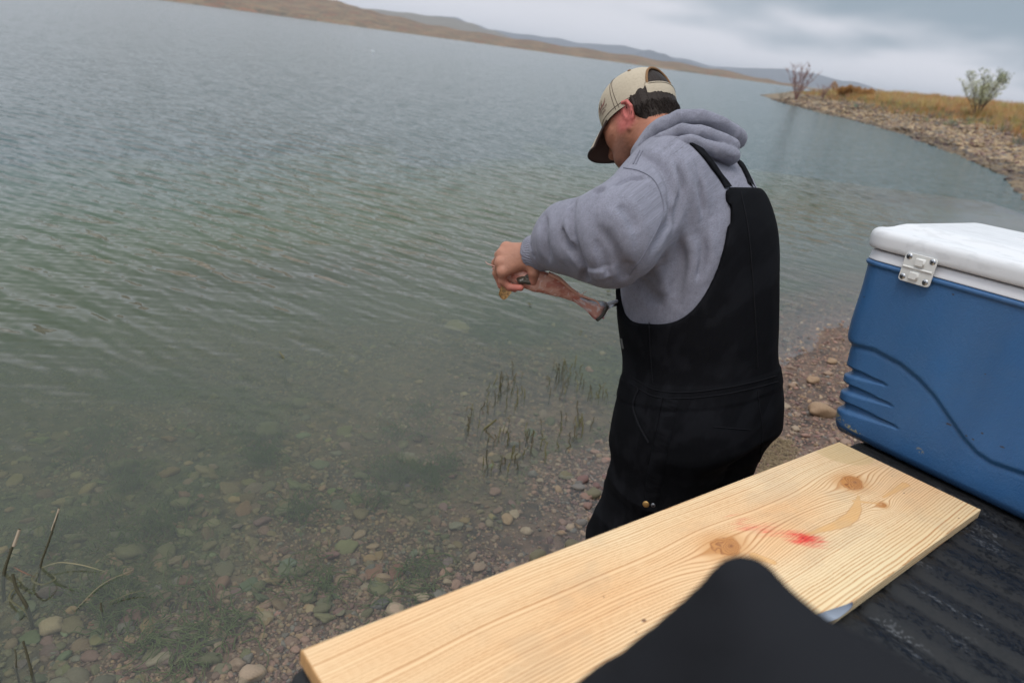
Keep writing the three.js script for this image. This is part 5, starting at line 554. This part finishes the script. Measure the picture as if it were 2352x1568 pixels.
    const all = merge([gB, gH, gL, gR]), cl = [], P = all.attributes.position; for (let i = 0; i < P.count; i++) cl.push(...flesh(P.getX(i), P.getY(i), P.getZ(i))); all.setAttribute('color', new THREE.Float32BufferAttribute(cl, 3));
    part('body', all, std({ vertexColors: true, roughness: 0.52, specularIntensity: 0.6, sheen: 0.15, sheenColor: col(0.9, 0.5, 0.4) }), man); }
  { const n = gradient(handSDF, V(...F[3][3])), q = V(...F[3][3]); }
  // ---- hair
  const hairLine = (q) => { const z = q[2], lowBack = -0.088 + 0.004 * noise3(q[0] * 40, 1, 3), side = z > -0.028 ? (z > 0.040 ? 0.0 + (z - 0.040) * 4 : z > 0.016 ? -0.040 : 0.012) : lerp(-0.030, lowBack, sstep(-0.028, -0.070, z)); return side; };
  const hair = (p) => { const q = toHead(p), a = Math.atan2(q[0], -q[2]); let d = smin(ell(q, CC, CR), ell(q, [0, -0.03, -0.035], [0.064, 0.070, 0.056]), 0.03); d = smin(d, chain(p, [neckH, neckLow], [0.0605, 0.064], 0) + 0.002, 0.03); d = d - 0.0062 + 0.0045 * sstep(0.0, 0.02, q[2]) - 0.0014 * (noise3(a * 34, q[1] * 14, 3) + noise3(a * 80, q[1] * 30, 9) * 0.6 - 0.8) + 0.006 * sstep(-0.02, -0.065, q[1]); d = smax(d, (hairLine(q) - q[1]) * 0.6, 0.014); return smax(d, q[1] - 0.112, 0.01); };
  const strandTex = dataTex(256, 128, (i, j) => { const k = 0.55 + 0.7 * noise3(i * 0.8, j * 0.05, 2) + 0.35 * (noise3(i * 0.3, j * 0.03, 5) - 0.5); return sc([k, k, k].map((v) => clamp(v))); }, true);
  const mHair = std({ color: col(0.024, 0.015, 0.011), map: strandTex, roughness: 0.55, specularIntensity: 0.35 });
  part('hair', surfaceNets(hair, ...bnd([A3(fromHead(0.05, 0.05, 0.05)), A3(fromHead(-0.05, -0.06, -0.06)), A3(fromHead(0.05, -0.05, -0.06)), A3(fromHead(-0.05, 0.08, 0.05)), A3(fromHead(0, 0.1, -0.09)), A3(fromHead(0, -0.09, -0.11))], 0.075), 0.0032, (x, y, z) => { const q = toHead([x, y, z]); return [Math.atan2(q[0], -q[2]) * 1.6, q[1] * 5]; }), mHair, man);
  { const R = rng(55), list = []; for (let i = 0; i < 1100; i++) { const a = (R() - 0.5) * 2.6, y0 = lerp(-0.085, -0.02, R()), dir = fromHead(Math.sin(a), 0, -Math.cos(a)).sub(HC), base = HC.clone().addScaledVector(Hu, y0).addScaledVector(dir, 0.02); let t = 0.05; for (let k = 0; k < 40; k++) { const q = base.clone().addScaledVector(dir, t); const d = hair(A3(q)); if (d > 0.0005) break; t += Math.max(0.001, -d * 0.7); } const s = base.clone().addScaledVector(dir, t - 0.001); if (toHead(A3(s))[1] < hairLine(toHead(A3(s))) + 0.001) continue; const L = 0.008 + 0.010 * R(), e = s.clone().addScaledVector(Hu, -L).addScaledVector(dir, 0.0025 * R() - L * 0.12 * sstep(0.0, -0.05, y0)).addScaledVector(Hl, (R() - 0.5) * 0.008), m = s.clone().lerp(e, 0.5).addScaledVector(dir, 0.0022); list.push(tube([s, m, e], 0.0007, 4, 3, 0.3)); } if (list.length) part('hair_strand', merge(list), mHair, man).userData.kind = 'stuff'; }
  // ---- cap
  const cloth = dataTex(256, 256, (i, j) => { const k = 0.9 + 0.16 * (noise3(i * 0.9, j * 0.9, 1) - 0.5) + 0.12 * (noise3(i * 0.06, j * 0.06, 4) - 0.5); return sc([k, k, k]); }, true); cloth.repeat.set(2, 2);
  const mTan = std({ color: col(0.50, 0.42, 0.31), map: cloth, roughness: 0.9, side: THREE.DoubleSide }), mBrown = std({ color: col(0.22, 0.115, 0.048), roughness: 0.85 }), mDark = std({ color: col(0.045, 0.026, 0.020), roughness: 0.9 }), mThread = std({ color: col(0.055, 0.035, 0.025), roughness: 0.9 });
  const capR = [0.0885, 0.0930, 0.1085], capC = [0, 0.030, -0.003], bandY = (lon) => -0.008 + 0.020 * (0.5 + 0.5 * Math.cos(lon)) * 0.6 - 0.004 * (0.5 - 0.5 * Math.cos(lon)) ;   // lon 0 = front
  const capPt = (lon, w, off = 0) => {   // w 0 at the rim, 1 at the button
    const y0 = bandY(lon), th = w * Math.PI / 2, yy = lerp(y0, capC[1] + capR[1] * 1.0, Math.sin(th) * 0.62 + w * 0.38), e = clamp((yy - capC[1]) / capR[1], -0.6, 1), r = yy < capC[1] ? Math.sqrt(1 - Math.pow(Math.abs(e), 2.6)) * 1.0 : Math.pow(1 - Math.pow(e, 2.5), 1 / 2.1), q = [Math.sin(lon) * (capR[0] + off) * r, yy + off * Math.max(0, e), Math.cos(lon) * (capR[2] + off) * r + capC[2] + 0.004 * e]; const pk = 0.0010 * Math.abs(Math.sin(lon * 3)) ; q[0] *= 1 - pk * 8; q[2] *= 1 - pk * 8; const wr_ = 0.0012 * (noise3(lon * 3, w * 5, 2) - 0.5); q[0] += Math.sin(lon) * wr_; q[2] += Math.cos(lon) * wr_; return fromHead(...q); };
  const arch = (lon) => { const u = (Math.abs(((lon + Math.PI * 3) % (2 * Math.PI)) - Math.PI) , Math.abs(Math.atan2(Math.sin(lon - Math.PI), Math.cos(lon - Math.PI)))) / 0.66; return u < 1 ? 0.585 * Math.pow(1 - Math.pow(u, 2.6), 0.5) : 0; };
  { const hat = new THREE.Mesh(); const lid = grid(160, 40, (u, v) => { const lon = u * 2 * Math.PI, w0 = arch(lon); return A3(capPt(lon, lerp(w0, 1, v))); }, (u, v) => [u * 6, v * 2]);
    var crown = part('cap', lid, mTan, man);
    const inner = grid(120, 30, (u, v) => { const lon = u * 2 * Math.PI, w0 = arch(lon); return A3(capPt(lon, lerp(w0, 1, v), -0.003)); }); part('lining', inner, mDark, crown);
    // opening bound in brown, strap across it
    const bind = []; for (let i = 0; i <= 40; i++) { const lon = Math.PI + lerp(-0.665, 0.665, i / 40); bind.push(capPt(lon, arch(lon), 0.001)); } part('binding', tube(bind, 0.0034, 80, 6), mBrown, crown);
    part('strap', grid(40, 8, (u, v) => { const lon = Math.PI + lerp(-0.70, 0.70, u), k = Math.round(v * 8), s = k <= 4 ? k / 4 : 2 - k / 4, y = lerp(0.0, 0.205, s) ; return A3(capPt(lon, y, k <= 4 ? 0.004 : 0.0012)); }), mTan, crown);
    const th = (pts, r = 0.0006) => tube(pts, r, pts.length * 2, 4), st = [];
    for (const w of [0.025, 0.18]) { const l = []; for (let i = 0; i <= 24; i++) l.push(capPt(Math.PI + lerp(-0.62, 0.62, i / 24), w, 0.0046)); st.push(th(l)); }
    { const l = []; for (let i = 0; i <= 60; i++) l.push(capPt(lerp(-2.46, 2.46, i / 60), 0.075, 0.0006)); st.push(th(l, 0.0007)); }
    for (const lon0 of [Math.PI / 2 + 0.02, -Math.PI / 2, 0, Math.PI - 0.0001]) for (const dl of [-0.055, 0.055]) { const l = [], w0 = Math.abs(lon0) > 3 ? 0.62 : 0.03; for (let i = 0; i <= 20; i++) { const w = lerp(w0, 0.97, i / 20); l.push(capPt(lon0 + dl * (1 - 0.75 * w), w, 0.0006)); } st.push(th(l, 0.0007)); }
    part('stitching', merge(st), mThread, crown);
    for (const lon of [0.75, 2.25, -0.75, -2.25]) { const q = capPt(lon, 0.66, 0.0008), n = q.clone().sub(fromHead(0, 0.02, 0)).normalize(), g = new THREE.TorusGeometry(0.0036, 0.0014, 6, 16); g.applyQuaternion(new THREE.Quaternion().setFromUnitVectors(V(0, 0, 1), n)); g.translate(q.x, q.y, q.z); part('eyelet', g, mBrown, crown); }
    { const g = new THREE.SphereGeometry(0.0075, 14, 8); g.scale(1, 0.5, 1); g.applyQuaternion(new THREE.Quaternion().setFromUnitVectors(V(0, 1, 0), Hu)); const q = fromHead(0, capC[1] + capR[1], 0.002); g.translate(q.x, q.y, q.z); part('top_button', g, mTan, crown); }
    // brim: curved down at its sides
    const brim = (off) => grid(36, 14, (u, v) => { const a = lerp(-1.12, 1.12, u), root = capPt(a, 0.02, off === 0 ? 0.001 : 0.0), L = 0.078 * v * (1 - 0.10 * Math.pow(Math.abs(u - 0.5) * 2, 4)), sx = (u - 0.5) * 2, o = root.addScaledVector(Hf, L * lerp(1, 0.93, Math.abs(sx))).addScaledVector(Hl, -L * sx * 0.0); const down = 0.20 * L + 0.016 * v * sx * sx + 0.010 * v * v; return A3(o.addScaledVector(Hu, -down + off)); });
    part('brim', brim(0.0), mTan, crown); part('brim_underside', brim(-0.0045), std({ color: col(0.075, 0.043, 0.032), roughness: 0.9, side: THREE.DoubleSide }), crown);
    const rim = []; const bg = brim(-0.002).attributes.position; for (let j = 0; j <= 14; j++) rim.push(V(bg.getX(j * 37), bg.getY(j * 37), bg.getZ(j * 37))); for (let i = 1; i <= 36; i++) { const k = 14 * 37 + i; rim.push(V(bg.getX(k), bg.getY(k), bg.getZ(k))); } for (let j = 13; j >= 0; j--) { const k = j * 37 + 36; rim.push(V(bg.getX(k), bg.getY(k), bg.getZ(k))); }
    part('brim_edge', tube(rim, 0.0034, 160, 6), mDark, crown);
    // the small printed badge on the cap's side: a boat-like mark over two short lines of lettering
    const cv = document.createElement('canvas'); cv.width = 256; cv.height = 192; const x = cv.getContext('2d'); x.clearRect(0, 0, 256, 192);
    x.fillStyle = 'rgba(150,105,95,1)'; x.beginPath(); x.moveTo(38, 92); x.lineTo(170, 84); x.quadraticCurveTo(200, 78, 222, 44); x.quadraticCurveTo(214, 92, 180, 102); x.lineTo(40, 108); x.fill(); x.strokeStyle = 'rgba(80,45,40,1)'; x.lineWidth = 4; x.beginPath(); x.moveTo(38, 108); x.lineTo(176, 103); x.quadraticCurveTo(208, 92, 222, 44); x.stroke();
    x.fillStyle = 'rgba(62,34,30,1)'; x.beginPath(); x.ellipse(70, 74, 13, 22, 0.2, 0, 7); x.fill(); x.beginPath(); x.arc(74, 42, 9, 0, 7); x.fill(); x.beginPath(); x.ellipse(130, 66, 10, 24, 0.35, 0, 7); x.fill(); x.beginPath(); x.arc(142, 34, 7, 0, 7); x.fill(); x.lineWidth = 3; x.beginPath(); x.moveTo(62, 50); x.quadraticCurveTo(84, 6, 116, 16); x.stroke();
    x.fillStyle = 'rgba(92,52,48,1)'; x.font = 'bold 29px sans-serif'; x.fillText('VALLEY', 124, 142); { const R = rng(9); x.lineWidth = 4; x.strokeStyle = 'rgba(92,52,48,1)'; const worn = (x0, n, y, h) => { for (let i = 0; i < n; i++) { const q = x0 + i * 17; x.beginPath(); x.moveTo(q, y); x.lineTo(q + (R() - 0.5) * 4, y - h); if (R() < 0.6) x.lineTo(q + 10, y - h * R()); if (R() < 0.6) x.lineTo(q + 10, y); x.stroke(); } }; worn(16, 6, 141, 19); worn(82, 6, 175, 21); }   // the rest of the lettering is too worn to read
    const id = x.getImageData(0, 0, 256, 192).data, tx = new Uint8Array(256 * 192 * 4); for (let j = 0; j < 192; j++) for (let i = 0; i < 256; i++) for (let c = 0; c < 4; c++) tx[(j * 256 + i) * 4 + c] = id[((191 - j) * 256 + i) * 4 + c];
    const bt = new THREE.DataTexture(tx, 256, 192); bt.colorSpace = THREE.SRGBColorSpace; bt.magFilter = THREE.LinearFilter; bt.needsUpdate = true;
    part('badge', grid(14, 10, (u, v) => A3(capPt(lerp(0.82, 1.42, u), lerp(0.12, 0.44, v), 0.0009)), (u, v) => [u, v]), std({ map: bt, transparent: true, roughness: 0.9, side: THREE.DoubleSide }), crown);
  }

  // ---------------------------------------------------------------- the filleted fish in his hands
  {
    const spine = [J(1150, 622, 1.575), J(1188, 634, 1.562), J(1232, 643, 1.556), J(1280, 660, 1.566), J(1322, 682, 1.580), J(1352, 692, 1.590)], rr = [0.013, 0.022, 0.0285, 0.0225, 0.0135, 0.008];
    const fish = thing('fish', 'filleted fish carcass with pink flesh held out in both hands of the man', 'fish', V(...spine[2]));
    const flesh = (p) => { let d = 1e9, bt = 0; for (let i = 0; i + 1 < spine.length; i++) { const ax = spine[i + 1].map((v, c) => v - spine[i][c]), t = clamp(axisT(p, spine[i], spine[i + 1])), c = spine[i].map((v, k) => p[k] - v - ax[k] * t), r = lerp(rr[i], rr[i + 1], t), up = c[1], rest = Math.hypot(c[0], c[2]), q = (Math.hypot(up / r, rest / (r * 0.62)) - 1) * r * 0.62; if (q < d) { d = q; bt = i + t; } } const groove = chain(p, [J(1236, 634, 1.525), J(1285, 660, 1.535), J(1330, 688, 1.555), J(1350, 694, 1.57)], [0.001, 0.003, 0.003, 0.002], 0); d = smax(d, -(groove - 0.0012), 0.004); return d - 0.0018 * (fbm(p[0] * 70, p[1] * 90, p[2] * 70, 2) - 0.5); };
    const g = surfaceNets(flesh, ...bnd(spine, 0.035), 0.0026), P = g.attributes.position, cl = []; for (let i = 0; i < P.count; i++) { const q = [P.getX(i), P.getY(i), P.getZ(i)], s = fbm(q[0] * 60, q[1] * 110, q[2] * 60, 3), pale = noise3(q[0] * 240, q[1] * 240, q[2] * 240); cl.push(...mix3(mix3([0.62, 0.335, 0.255], [0.47, 0.175, 0.125], sstep(0.4, 0.62, s)), [0.72, 0.56, 0.50], pale > 0.78 ? 0.6 : 0)); } g.setAttribute('color', new THREE.Float32BufferAttribute(cl, 3));
    part('flesh', g, std({ vertexColors: true, roughness: 0.34, specularIntensity: 0.8 }), fish);
    // the gripped dark head end
    const hd = (p) => smin(cap(p, J(1165, 632, 1.572), J(1214, 638, 1.552), 0.011, 0.0125), cap(p, J(1196, 645, 1.545), J(1216, 648, 1.545), 0.008, 0.006), 0.008) - 0.004 * (noise3(p[0] * 160, p[1] * 160, p[2] * 160) - 0.5);
    part('skin', surfaceNets(hd, ...bnd([J(1165, 632, 1.572), J(1214, 638, 1.552)], 0.03), 0.0026), std({ color: col(0.06, 0.052, 0.038), map: speck, roughness: 0.35 }), fish);
    // torn flap of skin and belly at the far end
    const flapT = (u, v) => { const a = [J(1318, 676, 1.572), J(1352, 690, 1.575), J(1385, 692, 1.585), J(1412, 700, 1.60)], b = [J(1318, 692, 1.565), J(1345, 712, 1.56), J(1366, 732, 1.562), J(1388, 731, 1.572)], f = u * 2.999, i = f | 0, t = f - i, A = a[i].map((q, c) => lerp(q, a[i + 1][c], t)), B = b[i].map((q, c) => lerp(q, b[i + 1][c], t)); return A.map((q, c) => lerp(q, B[c], v)); };
    const flap = (off) => grid(40, 24, (u, v) => { const q = flapT(u, v * (0.94 + 0.10 * noise3(u * 14, 1, 2))), w = 0.007 * Math.sin(v * Math.PI) + 0.004 * (fbm(u * 9, v * 9, 3, 3) - 0.5); return [q[0] + w * -0.4, q[1], q[2] - w + off]; });
    const skinG = flap(0.0), cf = []; for (let j = 0; j <= 24; j++) for (let i = 0; i <= 40; i++) { const u = i / 40, v = j / 24, n = fbm(u * 10, v * 8, 6, 3), blue = sstep(0.42, 0.12, v + (n - 0.5) * 0.4) + sstep(0.75, 0.95, u) * 0.6; let c = mix3([0.60, 0.29, 0.215], [0.42, 0.47, 0.55], clamp(blue)); c = mix3(c, [0.75, 0.62, 0.57], sstep(0.55, 0.68, n) * 0.8); c = mix3(c, [0.30, 0.055, 0.04], sstep(0.86, 0.98, v) * (u > 0.45 ? 0.9 : 0.3)); cf.push(...c); } skinG.setAttribute('color', new THREE.Float32BufferAttribute(cf, 3));
    part('belly_flap', skinG, std({ vertexColors: true, roughness: 0.28, side: THREE.DoubleSide }), fish); part('outer_skin', flap(-0.0035), std({ color: col(0.05, 0.045, 0.03), roughness: 0.35, side: THREE.DoubleSide }), fish);
    const tb = (l, r, tp) => tube(l.map((q) => V(...J(...q))), r, 20, 6, tp);
    part('skin_edge', tb([[1371, 735, 1.56], [1384, 724, 1.566], [1391, 711, 1.575], [1404, 702, 1.63], [1430, 697, 1.72]], 0.0042, 1), std({ color: col(0.045, 0.036, 0.024), roughness: 0.4 }), fish);
    part('bone', merge([tb([[1392, 699, 1.58], [1412, 693, 1.62], [1440, 688, 1.72]], 0.0052, 1), tb([[1330, 676, 1.57], [1360, 688, 1.566], [1382, 697, 1.566]], 0.0026, 0.8)]), std({ color: col(0.52, 0.53, 0.56), roughness: 0.3 }), fish);
    part('sinew', merge([tb([[1328, 676, 1.562], [1350, 684, 1.555], [1372, 693, 1.556], [1379, 706, 1.556]], 0.003, 0.5), tb([[1335, 680, 1.56], [1342, 672, 1.555], [1348, 668, 1.555]], 0.0012, 0.3), tb([[1260, 628, 1.54], [1285, 640, 1.545], [1310, 662, 1.556], [1335, 679, 1.565]], 0.0055, 0.6)]), std({ color: col(0.58, 0.30, 0.215), roughness: 0.35 }), fish);
    // pink barbels in front of the fist, spotted fin below it
    part('barbel', merge([tb([[1147, 615, 1.575], [1132, 610, 1.572], [1119, 605, 1.57], [1115, 600, 1.57]], 0.0022, 0.35), tb([[1145, 616, 1.575], [1134, 615, 1.572], [1129, 618, 1.572]], 0.002, 0.3)]), std({ color: col(0.55, 0.33, 0.28), roughness: 0.4 }), fish);
    const fc = document.createElement('canvas'); fc.width = 128; fc.height = 128; const c2 = fc.getContext('2d'); c2.fillStyle = 'rgb(150,112,62)'; c2.fillRect(0, 0, 128, 128); const R = rng(4); for (let i = 0; i < 150; i++) { const u = R() * 128, v = R() * 128; c2.strokeStyle = `rgba(${40 + R() * 20},${28 + R() * 14},${12},0.9)`; c2.lineWidth = 2 + R() * 2.5; c2.beginPath(); c2.moveTo(u, v); c2.lineTo(u + (R() - 0.5) * 5, v + 6 + R() * 9); c2.stroke(); } const fid = c2.getImageData(0, 0, 128, 128).data, ft = new THREE.DataTexture(new Uint8Array(fid), 128, 128); ft.colorSpace = THREE.SRGBColorSpace; ft.magFilter = THREE.LinearFilter; ft.needsUpdate = true;
    part('fin', grid(18, 14, (u, v) => { const root = [lerp(1152, 1177, u), lerp(652, 662, u)], end = [lerp(1145, 1174, u), lerp(676, 673, u) + 18 * Math.sin(u * Math.PI) * (1 - u * 0.5)], q = J(lerp(root[0], end[0], v), lerp(root[1], end[1], v), 1.552 + 0.006 * Math.sin(u * 5) * v); return q; }), std({ map: ft, roughness: 0.5, side: THREE.DoubleSide }), fish);
  }
}
{ // the photographer's bent knee, close to the lens and out of focus
  const J = (x, y, z) => A3(at(x, y, z * 0.78)), ap = J(1711, 1363, 0.50), th = [J(1896, 1711, 0.45), J(2080, 1890, 0.42), A3(V(0.36, 1.17, 0.12))], sh = [J(1497, 1727, 0.56), A3(V(-0.02, 1.09, -0.27))];
  const f = (p) => { let d = chain(p, [ap, ...th], [0.0183, 0.0593, 0.0663, 0.085], 0.004); d = smin(d, chain(p, [ap, ...sh], [0.0183, 0.0585, 0.055], 0.004), 0.012); d = smin(d, cap(p, J(1715, 1500, 0.50), J(1760, 1800, 0.47), 0.030, 0.050), 0.02); return d - 0.0022 * (fbm(p[0] * 22, p[1] * 22, p[2] * 22, 3) - 0.5) - 0.0008 * (noise3(p[0] * 70, p[1] * 70, p[2] * 70) - 0.5); };
  const lo = [1e9, 1e9, 1e9], hi = [-1e9, -1e9, -1e9]; for (const q of [ap, ...th, ...sh]) for (let c = 0; c < 3; c++) { lo[c] = Math.min(lo[c], q[c] - 0.11); hi[c] = Math.max(hi[c], q[c] + 0.11); }
  const t = thing('person', 'bent knee in black trousers, close and out of focus over the near board edge', 'person', V(...ap)); part('trouser_leg', surfaceNets(f, lo, hi, 0.006), std({ color: col(0.0155, 0.0160, 0.0185), roughness: 0.9, specularIntensity: 0.15 }), t);
  const foot = A3(V(-0.02, 1.07, -0.27)); part('boot', surfaceNets((p) => smax(cap(p, [foot[0] + 0.03, foot[1] - 0.005, foot[2] + 0.05], [foot[0] - 0.06, foot[1] - 0.015, foot[2] - 0.1], 0.045, 0.04), 1.025 - p[1], 0.006), [foot[0] - 0.15, foot[1] - 0.1, foot[2] - 0.2], [foot[0] + 0.12, foot[1] + 0.08, foot[2] + 0.15], 0.008), std({ color: col(0.02, 0.017, 0.014) }), t);
}
renderer.render(scene, camera);
